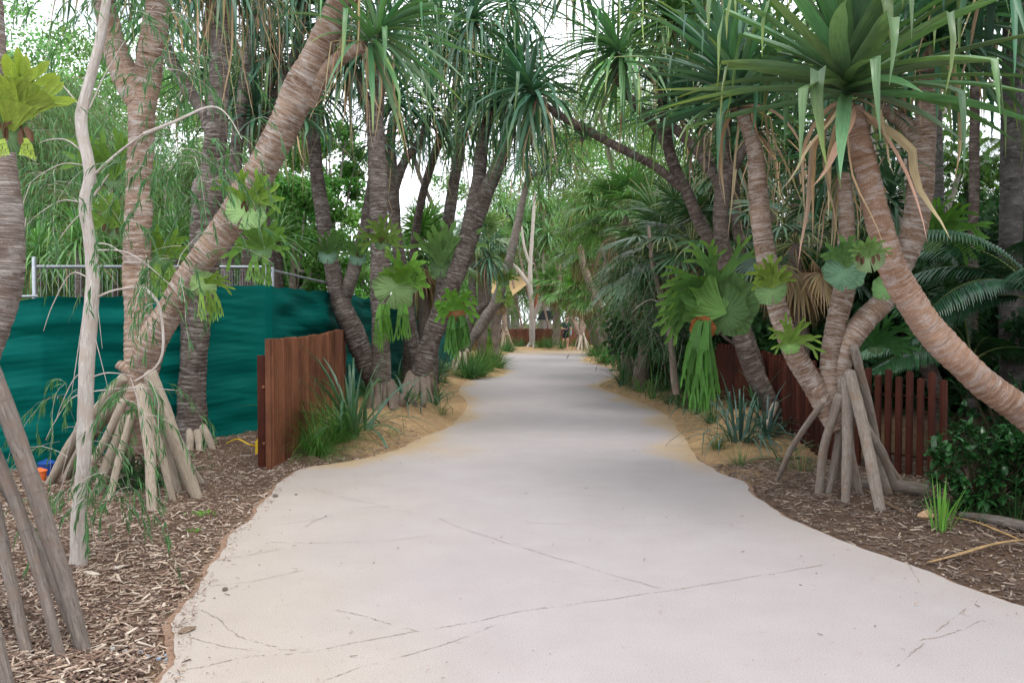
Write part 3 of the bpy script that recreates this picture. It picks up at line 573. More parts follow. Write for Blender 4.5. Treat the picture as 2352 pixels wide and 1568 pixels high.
def frond(mb, p, d, nv, L, W, c, depth=3, g=.6, tipc=None, w0=.25, split=.42):
    """forked strap: each ribbon widens, splits in two, and droops"""
    d = nrm(np.asarray(d, float)); nv = nrm(np.asarray(nv, float)-d*np.dot(nv, d)); s = np.cross(d, nv); q = np.asarray(p, float).copy(); n = 6; V = []; t = d.copy(); Ls = L*(.5 if depth else .62); wv = W*w0
    for i in range(n+1):
        f = i/n; w = (wv+(W-wv)*f**1.3) if depth else wv*(1.0+.35*math.sin(f*2.6))*max(.06, min(1, (1-f)*3.6))**.8
        b = nv*(.10*w*math.sin(f*5)); V += [q-s*w/2+nv*.12*w, q-b, q+s*w/2+nv*.12*w]
        if i < n: t = nrm(t+np.array([0,0,-g/n*(.5+f)])+s*rnd.gauss(0,.03)); q = q+t*Ls/n
    k = []
    for i in range(n):
        for j in range(2): a = i*3+j; k.append([a, a+1, a+4, a+3])
    cc = np.asarray(c)*(.85+.3*rnd.random()); mb.add(V, k, np.clip(cc, 0, 1), np.array([[j-1, i/n*L, rnd.random()] for i in range(n+1) for j in range(3)], float))
    if depth:
        nn = nrm(nv-t*np.dot(nv, t)); s2 = np.cross(t, nn)
        for sg in (-1, 1):
            a = split*(.7+.6*rnd.random()); dd = t*math.cos(a)+s2*sg*math.sin(a)+nn*rnd.gauss(0,.12)
            frond(mb, q+s2*sg*W*.24-t*W*.10, dd, nn, L*(.66+.2*rnd.random()), W*(.60 if depth > 1 else .46), tipc if (tipc is not None and depth == 1) else c, depth-1, g, tipc, .85 if depth > 1 else .9, split)
SH = (.13,.23,.10); FR = (.16,.31,.045)
def staghorn(label, x, y, Y, R_=.16, nv=(0,-1,.1), up=(0,0,1), ups=4, hangs=0, L=.35, W=.09, c=FR, sc_=SH, lobes=0., top=1., depth=2, hl=None, nfan=1.0, g=.5, hx=(0,0), group='staghorn ferns growing on the trunks', dish=.25, dead=False, hc=None, hW=None, shields=1, big=False, hspr=.4, hsp=.36):
    hc = [q*.74 for q in hc] if hc else None; c = [q*.78 for q in c]; sc_ = [q*.85 for q in sc_]; L *= .76
    p = A(x, y, Y); o = thing('staghorn_fern', p, label, 'staghorn fern', group); n = nrm(np.array(nv, float)); s = np.cross(n, [0,0,1.]); s = nrm(s)
    for k in range(shields):
        mb = MB(); shield(mb, p+n*.01+s*k*.04, n+s*(.3*k), up, R_*(1-.2*k), sc_, lobes, dish, 9, top, rnd.random()*6); mb.build('shield_frond', M['felt'], o)
    upv = nrm(np.array(up, float))
    if ups:
        mb = MB()
        for k in range(ups):
            a = nfan*(-1+2*(k+.5)/ups)+rnd.gauss(0,.1); d = upv*math.cos(a)+s*math.sin(a)+n*(.22+.3*rnd.random()); frond(mb, p+n*.03+upv*R_*.25, d, n*.9-upv*.3, L*(.8+.4*rnd.random()), W, c, depth, g*.5, [q*1.15 for q in c], .3)
        mb.build('antler_fronds', M['felt'], o)
    if hangs:
        mb = MB()
        for k in range(hangs):
            a = rnd.uniform(-1, 1); d = n*.45+s*a*hspr+np.array([0,0,-.35]); kc = rnd.uniform(.7,1.25); frond(mb, p+n*(.04+.08*rnd.random())+s*a*R_*.6+np.array([hx[0],0,hx[1]-R_*.3]), d, n+s*rnd.uniform(-.8,.8), (hl or L)*.64*(.55+.6*rnd.random()), hW or W*.8, [q*kc for q in (hc or c)], 3, 2.6, [min(1, q*kc*1.3) for q in (hc or c)], .45, hsp)
        mb.build('hanging_fronds', M['felt'], o)
    if big:
        mb = MB()
        for ax, az, l, wd in ((-1,.12,.55,.24),(-.95,.4,.58,.26),(-.8,.75,.56,.26),(-.4,1,.60,.24),(.0,1,.72,.22)):
            frond(mb, p+n*.0+np.array([-.12,.03,.10]), s*(-ax if s[0] < 0 else ax)+np.array([0,0,az])+n*.25, n*.8+np.array([0,0,-.35]), l*.85, wd*.85, (.09,.20,.05), 3, .4, (.13,.26,.055), .6, .33)
        mb.build('antler_fronds', M['felt'], o)
        mb = MB(); shield(mb, p+n*.05+np.array([-.05,0,.02]), n+np.array([0,0,.25]), (-.60,0,.80), .44, (.105,.215,.06), .42, .42, 13, 1.35, 1.3, -1.45, 1.25, 38)
        shield(mb, p+n*.09+np.array([-.02,0,.0]), n+np.array([.1,0,.1]), (-.95,0,.3), .36, (.12,.24,.06), .40, .5, 11, 1.45, 2.2, -.75, .9, 38); mb.build('nest_frond', M['felt'], o)
    if dead:
        mb = MB()
        for k in range(4): frond(mb, p+upv*R_*.6, n*.5+s*rnd.uniform(-1,1)+upv*.3, n, .14, .05, (.14,.08,.05), 1, 2., None, .5)
        mb.build('withered_frond', M['dry'], o)
    return o
# ================================================================ the pandanus trees
NAMEFIX = []
pandanus('huge ringed pandanus at the left frame edge on thick foreground stilt roots', 4.0,
  [[(-95,900,44),(-60,850,42),(-25,765,40),(12,640,44),(14,520,40),(4,400,34),(-8,250,29),(-16,100,27),(-30,-120,26)]],
  [(-30,830,-.05,192,1492,20),(-75,900,.15,140,1508,13),(-90,960,.3,175,1462,11),(-70,900,.45,62,1498,13),(-140,900,-.3,18,1610,21),(-90,880,.5,-20,1440,14)], [], 'bark_rough', 'root_dark', step=.008, rs=.95)
pandanus('forked pandanus on a wide skirt of pale stilt roots, one trunk leaning far right', 7.3,
  [[(322,1040,24),(320,960,40),(322,880,42),(318,760,38),(315,600,36),(320,420,33),(325,270,36),(322,205,37)],
   [(320,238,32),(297,188,36),(270,130,32),(250,60,30),(230,-20,28),(205,-120,26)],[(330,245,32),(340,170,34,-.05),(350,100,32,-.1),(362,20,34,-.1),(372,-120,30,-.2)],
   [(322,900,34),(342,805,40,-.05),(385,720,36,-.1),(440,630,37,-.15),(530,505,40,-.25),(600,390,41,-.35),(650,290,43,-.4),(692,205,47,-.45),(728,125,38,-.5),(770,30,33,-.55),(830,-110,30,-.6)],
   [(700,235,28,-.45),(745,172,22,-.5),(790,128,19,-.6),(838,106,15,-.7)],[(318,865,20,-.05),(292,848,15,-.1),(272,836,12,-.1)]],
  [(275,880,-.1,112,1112,13),(285,900,.1,150,1100,12),(270,930,.05,180,1085,11),(290,960,-.15,225,1135,15),(310,1000,.15,300,1090,9),(325,900,-.35,350,1172,13),(350,870,-.2,450,1140,16),(350,950,-.05,410,1130,10),(355,955,.1,462,1110,10),(318,1010,.2,325,1100,9),(300,870,.2,262,1080,12),(345,940,.2,382,1110,9),(280,930,-.2,165,1135,10),(300,960,-.2,252,1150,9),(335,930,-.3,398,1150,9),(350,900,-.1,430,1120,10),(310,940,.2,290,1080,9),(285,900,.2,138,1082,10)],
  [(846,102,-.7,dict(ax=(.7,-.2,.6), n=46, L=1.05, W=.055, dead=22, deadL=.95, elo=-10, g=.9, c=(.085,.19,.08))),(215,-130,0,dict(n=50,L=1.1,dead=10)),(372,-130,-.2,dict(n=50,L=1.1,dead=10)),(835,-130,-.6,dict(n=60,L=1.2,dead=14))], seg=24, step=.009, rs=.84)
pandanus('stout grey pandanus standing close against the green cloth, with a swollen collar where it forks', 9.95,
  [[(438,1030,36),(440,960,36),(442,880,34),(450,740,36),(468,600,37),(477,490,42),(481,440,43),(490,385,29),(500,250,26),(508,120,26),(512,-80,24)],
   [(485,470,26),(540,432,22,.1),(600,372,18,.2),(650,325,15,.3),(690,280,13,.4)],[(497,330,20),(470,262,17,.1),(425,195,16,.2),(385,120,15,.3),(362,40,14,.3)]],
  [(424,985,-.1,418,1031,9),(436,990,-.12,436,1033,10),(455,990,-.12,458,1033,9),(466,980,-.1,488,1030,9),(415,985,.05,400,1028,8)],
  [(512,-60,0,dict(n=70,L=1.5,W=.05,dead=90,deadL=1.9,g=2.2,kink=.8)),(362,30,.3,dict(n=50,L=1.1,W=.06,dead=12)),(545,-90,.5,dict(n=60,L=1.6,W=.045,dead=50,g=2.4,kink=.8)),(690,275,.4,dict(n=34,L=.7,W=.05,dead=10))], 'bark_grey', seg=20, rs=.9)
pandanus('slender pale grey pandanus behind the stout one, rising beyond the green cloth', 12.4,
  [[(512,1010,17),(518,800,17),(525,560,17),(545,330,17),(562,200,17),(580,80,16),(592,-60,15)]], [], [(594,-60,0,dict(n=60,L=1.5,dead=26,g=1.8))], 'bark_grey')
pandanus('dark thin pandanus with paired stems crossing behind the big leaning trunk', 12.8,
  [[(540,960,18),(560,700,18),(580,480,18),(598,340,16),(640,215,16),(682,110,15),(704,-50,13)],[(650,200,13),(640,120,12),(668,50,12),(690,-60,11)],[(590,420,13),(612,300,12),(618,210,12),(628,160,11)]], [],
  [(624,135,0,dict(n=60,L=1.3,W=.075,dead=16,g=.8)),(705,-30,0,dict(n=60,L=1.5,dead=20,g=1.8)),(590,270,-.2,dict(n=50,L=1.1,W=.07,dead=14,g=.9)),(750,60,0,dict(n=50,L=1.4,dead=20,g=1.8))], 'bark_dark')
pandanus('grey Y-shaped pandanus leaning left over the end of the timber fence', 13.4,
  [[(905,960,24),(880,915,25),(855,865,28),(825,795,30),(795,725,31),(778,692,29)],[(782,705,25),(762,610,24),(742,500,21),(728,400,20),(721,320,19),(721,240,17)],[(785,702,21),(812,620,20),(838,530,18),(850,450,15),(866,350,14)]],
  [(880,880,-.1,872,935,8),(895,900,.1,905,925,8)], [(721,225,0,dict(n=52,L=1.3,W=.06,dead=26,g=1.6,deadL=1.4)),(790,110,.4,dict(n=50,L=1.5,W=.055,dead=26,g=1.8)),(868,330,0,dict(n=30,L=.9,dead=10))], 'bark_grey')
pandanus('straight upright pandanus with a bundle of short roots on the sandy mound beside the path', float(GR(879,930)[1]),
  [[(880,915,16),(879,890,27),(876,860,27),(874,720,27),(872,560,27),(868,400,26),(862,300,26),(858,262,25)],[(856,285,15),(838,218,13),(806,165,12)],[(866,280,17),(872,190,15),(870,110,13)]],
  ring_roots(879, 934, 12.4, 15, 34, 7, 872, 8, .6), [(871,100,0,dict(n=64,L=1.6,W=.06,dead=30,g=1.7,kink=.7,deadL=1.5)),(802,155,0,dict(n=50,L=1.3,W=.055,dead=26,g=1.7,kink=.7))], 'bark_grey', 'root_brown')
pandanus('slim pandanus just behind the upright one, its top bending right into a second stem', 16,
  [[(968,930,15),(962,880,18),(945,760,18),(925,640,17),(908,520,17),(902,420,17),(897,330,15),(905,265,12)],[(903,440,14),(930,370,13),(965,325,11),(985,275,9)]],
  ring_roots(972, 912, 16, 6, 26, 5, 850, 7, .6), [(908,245,0,dict(n=66,L=1.6,W=.075,dead=22,g=1.6,kink=.6,c=(.04,.11,.055))),(987,265,0,dict(n=56,L=1.6,W=.065,dead=22,g=1.8,kink=.7))], 'bark_grey')
pandanus('thin distant pandanus stem slanting against the white sky gap', 21, [[(1000,740,8),(1006,560,7),(994,476,6),(962,400,6),(947,335,5)]], [], [(946,328,0,dict(n=44,L=1.3,W=.06,dead=8,g=1.7))], 'bark_grey', seg=10, step=.04)
pandanus('pandanus trunk rising straight behind the bright green fan palm', 17, [[(992,880,15),(1000,760,16),(1015,650,17),(1022,570,18),(1035,470,17),(1050,380,15),(1064,310,12)]], [],
  [(1072,295,0,dict(n=66,L=1.5,W=.06,dead=22,g=1.5,c=(.07,.18,.07))),(1010,110,0,dict(n=60,L=1.8,W=.06,dead=22,g=2))], 'bark_grey')
pandanus('dark double-trunked pandanus leaning steeply right from the path bank', float(GR(963,915)[1]),
  [[(962,905,16),(964,875,28),(975,830,30),(1000,750,28),(1028,680,27),(1060,595,28),(1083,520,28),(1098,420,21),(1110,320,17),(1128,240,14)],[(1074,575,23),(1104,475,22,-.1),(1135,400,21,-.2),(1160,335,19,-.25),(1182,250,15,-.3)]],
  ring_roots(963, 918, 12.7, 14, 42, 9, 858, 9, .55), [(1195,200,-.3,dict(n=110,L=1.75,W=.07,dead=12,g=2.0,kink=.75,c=(.035,.10,.052),elo=-35)),(1130,225,0,dict(n=80,L=1.6,W=.065,dead=14,g=1.7,kink=.65,c=(.045,.125,.065))),(1090,60,0,dict(n=70,L=1.7,W=.065,dead=22,g=1.9))], 'bark_grey', 'root_brown', seg=20)
pandanus('pale smooth pandanus leaning right over the bend, small fern tufts on its trunk', 26,
  [[(1064,822,12),(1080,785,15),(1112,738,16),(1140,690,16),(1165,620,14),(1190,510,11),(1205,440,9),(1213,405,8),(1204,372,7)],[(1212,420,6),(1232,402,5),(1254,395,4)]],
  ring_roots(1066, 845, 26, 7, 22, 3, 800, 5, .4), [(1200,368,0,dict(n=56,L=1.5,W=.07,dead=14,g=1.5)),(1258,385,0,dict(n=50,L=1.3,W=.07,dead=12,g=1.4)),(1300,350,.5,dict(n=50,L=1.5,W=.07,dead=12,g=1.6))], 'bark_rough', seg=12, step=.03)
pandanus('grey pandanus with a crooked right arm beneath the hanging fern fronds', 24,
  [[(1058,850,10),(1062,800,12),(1070,750,13),(1085,700,12),(1084,640,11),(1082,560,10)],[(1068,775,11),(1092,720,11),(1118,690,10),(1122,630,9)]], ring_roots(1062,850,24,6,24,3,800,5,.4), [(1082,545,0,dict(n=50,L=1.3,W=.06,dead=18,g=1.8)),(1124,600,0,dict(n=50,L=1.2,W=.06,dead=18,g=1.9))], 'bark_grey', seg=12, step=.03)
pandanus('far pandanus with a white tent of roots left of the distant fence', 43,
  [[(1160,770,8),(1158,730,7),(1155,680,7),(1152,630,6)]], ring_roots(1160,800,43,9,19,3,752,3.2,.2), [(1152,610,0,dict(n=44,L=.9,W=.09,dead=6)),(1140,560,0,dict(n=44,L=1.1,W=.09,dead=8))], 'bark_tan', seg=10, step=.06)
pandanus('far pandanus leaning left above a cluster of white roots, right of the walking man', float(GR(1336,799)[1]),
  [[(1340,780,10),(1328,762,9),(1305,705,8),(1288,650,6),(1281,600,5)],[(1334,770,9),(1338,730,10),(1340,690,8)]], ring_roots(1336,801,41,9,18,3,765,2.4,.3), [(1280,592,0,dict(n=50,L=1.1,W=.08,dead=26,c=(.12,.2,.09))),(1316,520,0,dict(n=50,L=1.6,W=.09,dead=10,c=(.10,.22,.13))),(1345,665,0,dict(n=40,L=.9,W=.08,dead=6))], 'bark_tan', seg=10, step=.06)
pandanus('brown pandanus leaning left across the shaggy palm at the right bend', 29,
  [[(1418,815,13),(1398,765,13),(1372,695,12),(1352,645,11),(1338,600,9),(1334,565,8)]], [], [(1330,470,.4,dict(n=50,L=1.5,W=.08,dead=16,c=(.09,.19,.09)))], 'bark_tan', seg=12, step=.04)
# right hand side
pandanus('near pandanus with an orange-brown trunk curving to the right frame edge, huge rosette on top', 5.9,
  [[(2680,1290,50),(2600,1180,48),(2520,1090,46),(2420,1000,45),(2352,945,44),(2250,872,43),(2160,785,42),(2095,695,40),(2048,610,38),(2022,520,36),(2003,440,34),(1984,370,33),(1966,300,33),(1955,250,31)]], [],
  [(1945,225,0,dict(ax=(-.1,-.25,1), n=84, L=1.45, W=.11, dead=24, deadL=1.0, c=(.085,.165,.075), elo=2, g=.42, kink=.42)),(2280,-90,.3,dict(n=60,L=1.4,W=.08,dead=8))], 'bark_orange', seg=26, step=.008)
pandanus('three-stemmed pandanus on a tall cone of grey stilt roots, right of the path', 7.1,
  [[(1912,985,16),(1910,930,22),(1905,860,24),(1915,760,26),(1935,680,28),(1945,600,26),(1945,500,20),(1938,400,16)],
   [(1940,960,18),(1932,900,25),(1930,855,26),(1950,785,30),(1990,732,30),(2030,690,30),(2065,620,32),(2097,530,33),(2113,440,33),(2118,350,34),(2116,300,37)],
   [(2118,320,30),(2132,250,27),(2138,180,26),(2136,100,23)],[(2108,320,24),(2080,285,20,.1),(2045,262,16,.2),(2010,240,13,.3)],
   [(1920,985,22),(1905,950,28),(1870,890,28),(1825,810,28),(1790,720,27),(1765,620,26),(1750,520,25),(1740,420,25),(1732,340,20),(1702,255,16)]],
  [(1885,930,-.15,1785,1103,7.6),(1925,920,-.2,1880,1135,11.4),(1942,880,-.25,1942,1152,12.2),(1955,870,-.3,2022,1172,13.7),(1965,815,-.1,2030,1120,10.6),(1935,960,0,1902,1134,9.9),(1950,960,.05,1962,1122,10.6),(1962,950,-.1,2052,1130,12.2),(1958,930,.05,2040,1135,11.4),(1970,945,.0,2070,1112,10.6),(1925,960,.2,1925,1100,9.9),(1950,900,.1,2008,1118,9.9),(1968,960,-.1,2062,1122,9.9),(1945,960,-.2,1975,1135,9.1)],
  [(1697,240,0,dict(ax=(-.25,-.1,1), n=72, L=1.3, W=.085, dead=16, deadL=1.0, c=(.06,.145,.08), elo=0, g=.5, kink=.3)),(2138,95,0,dict(ax=(.2,0,1), n=70, L=1.35, W=.095, dead=22, deadL=1.0, elo=-25, c=(.05,.13,.07), g=.7)),(2005,235,.4,dict(n=40,L=.9,W=.06,dead=16)),(1935,380,.4,dict(n=44,L=.9,W=.06,dead=22))], 'bark_tan', 'root_grey', seg=24, step=.009, rs=.86)
pandanus('dark pandanus leaning left behind the giant fern with a crown of three short arms', 10.4,
  [[(1812,1015,26),(1770,930,27),(1735,860,27),(1708,790,26),(1688,715,23),(1668,620,22),(1656,520,21),(1658,450,23),(1666,405,24)],[(1655,430,15),(1620,370,15,.1),(1575,320,14,.2),(1540,285,12,.3)],[(1672,415,15),(1702,355,13,-.1),(1732,312,12,-.2)],[(1668,410,16),(1665,330,15),(1670,275,13)]],
  [(1780,930,-.1,1745,1010,8),(1800,970,-.1,1840,1015,8)], [(1670,260,0,dict(n=64,L=1.3,W=.07,dead=16,elo=5,kink=.2,g=.7,c=(.04,.11,.06))),(1736,300,-.2,dict(n=50,L=1.1,W=.07,dead=20,elo=5,kink=.2,g=.7,c=(.04,.11,.06))),(1560,270,.4,dict(n=54,L=1.2,W=.07,dead=14,elo=5,kink=.25,g=.7,c=(.045,.12,.065)))], 'bark_dark', seg=20)
pandanus('dark pandanus with a long limb reaching left across the path and feathery rosettes overhead', 10.9,
  [[(1760,900,15),(1715,760,17),(1655,605,18),(1612,520,18),(1577,440,17),(1547,380,16),(1530,300,15),(1520,200,14),(1526,110,13),(1537,60,12)],
   [(1566,430,14),(1500,380,12,-.1),(1400,328,12,-.3),(1330,290,11,-.5),(1275,258,10,-.6),(1232,225,9,-.7)],[(1545,365,13),(1510,300,12,-.1),(1465,245,12,-.2),(1425,195,10,-.3),(1412,150,10,-.3)],[(1340,300,6,-.45),(1337,325,5,-.45)]], [],
  [(1230,222,-.7,dict(ax=(-.6,0,.8), n=70, L=1.25, W=.06, dead=20, c=(.045,.125,.07), g=1.3)),(1436,135,-.4,dict(ax=(-.8,-.3,.6), n=76, L=1.25, W=.06, dead=12, c=(.08,.185,.08), g=1.2, kink=.6, tip=(.35,.38,.08))),(1538,52,0,dict(n=72,L=1.25,W=.075,dead=18,c=(.08,.17,.06))),(1338,322,-.45,dict(n=34,L=.36,W=.03,dead=4,c=(.06,.15,.07),elo=10)),(1330,-60,-.4,dict(n=60,L=1.3,W=.06,dead=10)),(1640,-90,0,dict(n=60,L=1.4,W=.06,dead=12))], 'bark_dark', seg=18)
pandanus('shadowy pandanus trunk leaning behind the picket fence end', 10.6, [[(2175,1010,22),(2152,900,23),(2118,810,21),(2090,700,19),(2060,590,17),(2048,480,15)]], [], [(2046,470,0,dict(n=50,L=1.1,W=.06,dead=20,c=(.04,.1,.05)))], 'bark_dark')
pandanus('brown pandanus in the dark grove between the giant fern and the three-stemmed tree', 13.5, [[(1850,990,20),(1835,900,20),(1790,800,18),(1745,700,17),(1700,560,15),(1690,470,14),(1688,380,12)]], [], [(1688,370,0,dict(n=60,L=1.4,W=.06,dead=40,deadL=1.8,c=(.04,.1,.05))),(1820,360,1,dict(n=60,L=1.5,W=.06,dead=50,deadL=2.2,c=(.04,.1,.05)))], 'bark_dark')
for lab, Y, lim, crs in [
 ('spreading pandanus behind the stout grey trunk, rosettes seen from below', 14.5, [[(660,960,14),(640,700,14),(600,450,13),(560,230,12)]], [(560,215,0,dict(n=70,L=1.6,W=.08,dead=30)),(650,270,.3,dict(n=60,L=1.4,W=.075,dead=24,c=(.05,.13,.06))),(480,170,.3,dict(n=60,L=1.5,W=.075,dead=20))]),
 ('tall pandanus hidden in the left canopy above the upright trunk', 17, [[(930,900,12),(960,500,12),(1040,230,11),(1050,130,10)]], [(1050,120,0,dict(n=70,L=1.9,W=.07,dead=20,g=1.7)),(950,40,.3,dict(n=64,L=1.9,W=.07,dead=20,g=1.7)),(1170,20,.3,dict(n=64,L=1.9,W=.07,dead=16,g=1.7))]),
 ('pandanus with high rosettes in the middle of the right canopy', 15, [[(1700,950,14),(1680,600,14),(1600,250,13),(1590,120,12)]], [(1590,110,0,dict(n=74,L=1.7,W=.075,dead=30)),(1680,60,.2,dict(n=70,L=1.7,W=.075,dead=20)),(1480,20,.2,dict(n=64,L=1.7,W=.07,dead=16)),(1800,180,.4,dict(n=70,L=1.7,W=.07,dead=40,c=(.045,.12,.06))),(1900,380,.5,dict(n=60,L=1.6,W=.06,dead=50,deadL=2,c=(.04,.11,.05)))]),
 ('pandanus rosette cluster over the top right corner', 10, [[(2230,1000,14),(2235,600,14),(2240,200,13),(2245,40,12)]], [(2245,30,0,dict(n=70,L=1.5,W=.075,dead=12,c=(.05,.13,.065))),(2060,30,.3,dict(n=64,L=1.5,W=.075,dead=16,c=(.05,.13,.065)))])]:
    pandanus(lab, Y, lim, [], crs, 'bark_dark', seg=12, step=.03)
# ================================================================ palms
fan_palm('bright green fan palm sunlit between the two leaning left trunks', 18.5, [(978,900,14),(975,750,14),(972,640,13),(970,590,10)], pet=.75, R_=.85, n=26, c=(.10,.26,.045), W=.05, dead=4, spread=(-20,85))
fan_palm('fan palm with browning skirt left of the pale leaning trunk', 29.5, [(1105,835,11),(1108,740,11),(1106,620,10),(1104,560,9)], pet=.8, R_=.9, n=24, c=(.12,.2,.07), tip=(.42,.32,.15), W=.05, dead=20)
fan_palm('shaggy upright fan palm directly left of the walking man', 46, [(1276,797,9),(1279,740,9),(1275,690,10),(1277,655,8)], pet=.75, R_=1.0, n=32, c=(.15,.32,.09), W=.07, dead=5)
fan_palm('thick shaggy fan palm leaning left at the right side of the far bend', 37, [(1388,806,19),(1368,760,17),(1350,710,16),(1342,672,13)], pet=.75, R_=1.0, n=28, c=(.15,.31,.08), W=.07, dead=8)
fan_palm('shaded fan palm at the left bend, its trunk dark and fibrous', 33, [(1132,812,13),(1138,760,12),(1144,705,11),(1146,690,9)], pet=.3, R_=.5, n=10, c=(.09,.2,.06), W=.06, dead=8)
fan_palm('fan palm crown showing above the brown leaning pandanus at the right bend', 31, [(1450,850,12),(1420,740,12),(1380,640,12),(1345,570,10)], pet=.8, R_=.9, n=26, c=(.10,.21,.07), tip=(.4,.33,.16), W=.06, dead=8, mat='bark_tan', rough=0)
fan_palm('big fan palm with drooping dull fronds over the weeping thicket on the right', 18, [(1470,895,18),(1482,800,17),(1500,680,15),(1512,590,13)], pet=1.0, R_=.95, n=30, c=(.075,.165,.06), tip=(.38,.32,.16), W=.05, dead=10)
fan_palm('fan palm above and behind the weeping thicket, fronds paler', 21, [(1440,860,15),(1445,700,15),(1440,560,14),(1442,500,12)], pet=1.0, R_=1.0, n=30, c=(.085,.2,.06), W=.05, dead=10)
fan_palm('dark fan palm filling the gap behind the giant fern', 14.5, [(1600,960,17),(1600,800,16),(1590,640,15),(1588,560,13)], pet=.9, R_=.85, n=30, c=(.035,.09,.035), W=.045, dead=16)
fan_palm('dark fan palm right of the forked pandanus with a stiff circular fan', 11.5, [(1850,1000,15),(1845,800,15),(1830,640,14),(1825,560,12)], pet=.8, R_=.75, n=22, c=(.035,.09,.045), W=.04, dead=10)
fan_palm('shaggy-trunked palm crowded behind the left double trunk', 20, [(990,910,14),(985,820,16),(982,740,15),(984,690,12)], pet=.5, R_=.6, n=16, c=(.07,.17,.05), dead=8)
def feather_palm(label, x, y, Y, fr, trunk=None, c=(.03,.085,.045), leafL=.42, W=.035, group=None):
    p = A(x, y, Y); o = thing('feather_palm', (p[0], p[1], gz(p[0], p[1])), label, 'feather palm', group)
    mb = MB(); g0 = gz(p[0], p[1]); tr = trunk or .05; tube(mb, [(p[0], p[1], g0-.1),(p[0], p[1], (g0+p[2])/2), p], [tr, tr*.9, tr*.8], 14, .05, .01, .01); mb.build('trunk', M['palm_trunk'], o)
    rb = MB(); lf = MB()
    for az, el, L, g in fr:
        d = np.array([math.cos(R(az))*math.cos(R(el)), math.sin(R(az))*math.cos(R(el)), math.sin(R(el))]); n = 26; q = p.copy(); t = d; pts = [q.copy()]; T = [t.copy()]
        for i in range(n): t = nrm(t+np.array([0,0,-g/n])); q = q+t*L/n; pts.append(q.copy()); T.append(t.copy())
        pts = np.array(pts); T = np.array(T); tube(rb, pts[::5], [.016,.013,.010,.008,.005,.003][:len(pts[::5])], 6, .08, c=(.14,.17,.06))
        s = nrm(np.cross(T, [0,0,1.]))
        m = 46; u = np.linspace(.14, .99, m)*n; i = np.minimum(u.astype(int), n-1); fr_ = (u-i)[:,None]; P = pts[i]*(1-fr_)+pts[i+1]*fr_; Ls = leafL*np.sin(np.linspace(.5, 2.9, m))
        for sg in (-1, 1): straps(lf, P, s[i]*sg*.85+T[i]*.45+np.array([0,0,.12]), Ls*(.9+.2*rng.random(m)), W, 1.1, jit(np.tile(c,(m,1)), m, .2), jit(np.tile(c,(m,1)), m), 5, None, .18, 'seg')
    rb.build('leaf_ribs', M['leaf'], o); lf.build('feather_leaves', M['glossy'], o); return o
feather_palm('feather palm at the right edge arching dark fronds over the picket fence', 2385, 690, 8.3, [(150,50,1.7,1.9),(180,62,1.9,1.9),(195,38,1.5,1.6),(120,60,1.7,1.8),(90,50,1.6,1.7),(60,65,1.7,2),(240,55,1.2,2),(20,50,1.6,2),(165,20,1.3,1.4)], .05)
feather_palm('low feather palm with broad cut fronds behind the curving orange trunk', 2230, 830, 9.3, [(160,45,1.3,1.6),(190,30,1.3,1.2),(130,65,1.3,1.5),(80,55,1.3,1.6),(45,45,1.3,1.6),(10,35,1.3,1.5),(100,80,1.4,1)], .04, c=(.045,.12,.05), W=.06)
feather_palm('yellowish feather palm lit in the gap at the far right', 2230, 420, 15, [(a, 40+rnd.random()*30, 2.0, 2.1) for a in range(0, 360, 36)], .09, c=(.13,.25,.05), leafL=.5)
for lab, xs, Y, r in (('tall straight grey palm trunk near the right frame edge', [(2330,1060),(2322,700),(2325,300),(2332,-90)], 10.2, 24),('slimmer palm trunk partly hidden at the right edge', [(2400,1000),(2390,600),(2372,200),(2360,-90)], 9, 26),('thin dark palm trunk behind the three-stemmed pandanus', [(2170,1000),(2160,760),(2150,400),(2140,-80)], 12.5, 16)):
    q = [A(x, y, Y) for x, y in xs]; o = thing('palm_tree', (q[0][0], q[0][1], gz(q[0][0], q[0][1])), lab, 'palm tree', None); mb = MB(); tube(mb, [(q[0][0], q[0][1], -.2)]+q[1:], [r*Y/F*k for k in (1.25,1.05,1,.95)], 18, .03, .012, .01); mb.build('trunk', M['palm_trunk'], o)
    crown(o, q[-1], n=50, L=1.8, W=.05, dead=6, g=1.6)
# ================================================================ paperbark saplings and weeping twigs in front
def sapling(label, D, limb, twigs, name='paperbark_sapling', mat='paperbark', ns=0, box_=None, c=(.055,.135,.05), L=.55, leafL=.075, group=None, k=14):
    q = [P4(t, D) for t in limb]; p0 = q[0][0]; o = thing(name, (p0[0], p0[1], gz(p0[0], p0[1])), label, 'sapling', group); mb = MB(); C, r = tube(mb, [a for a, _ in q], [b for _, b in q], 14, .012, .0, .06); mb.build('trunk', M[mat], o)
    bm = MB()
    for tg in twigs:
        z = [P4(t, D) for t in tg]; tube(bm, [a for a, _ in z], [b for _, b in z], 7, .03, 0, .05)
    if ns:
        P = []; Dr = []
        for _ in range(ns):
            x0, y0, x1, y1, dy = rnd.choice(box_); P.append(A(rnd.uniform(x0,x1), rnd.uniform(y0,y1), D+dy+rnd.uniform(-.35,.35))); Dr.append([rnd.gauss(0,1), rnd.gauss(0,1), .3])
        lf = MB(); strands(lf, bm, P, Dr, L*(.5+rng.random(ns)), leafL, leafL*.11, k, c, 2.4, (.34,.27,.20), twig=.0018); lf.build('weeping_foliage', M['leaf'], o)
    if bm.n: bm.build('branches', M['paperbark'], o)
    return o
def twg(x0, y0, x1, y1, r=2.2, sag=30, dy=0):  # arching bare twig
    r = r*.62
    return [(x0,y0,r,dy),(x0*.6+x1*.4,y0*.6+y1*.4-sag,r*.8,dy),(x0*.2+x1*.8,y0*.2+y1*.8-sag*.6,r*.55,dy),(x1,y1,r*.3,dy)]
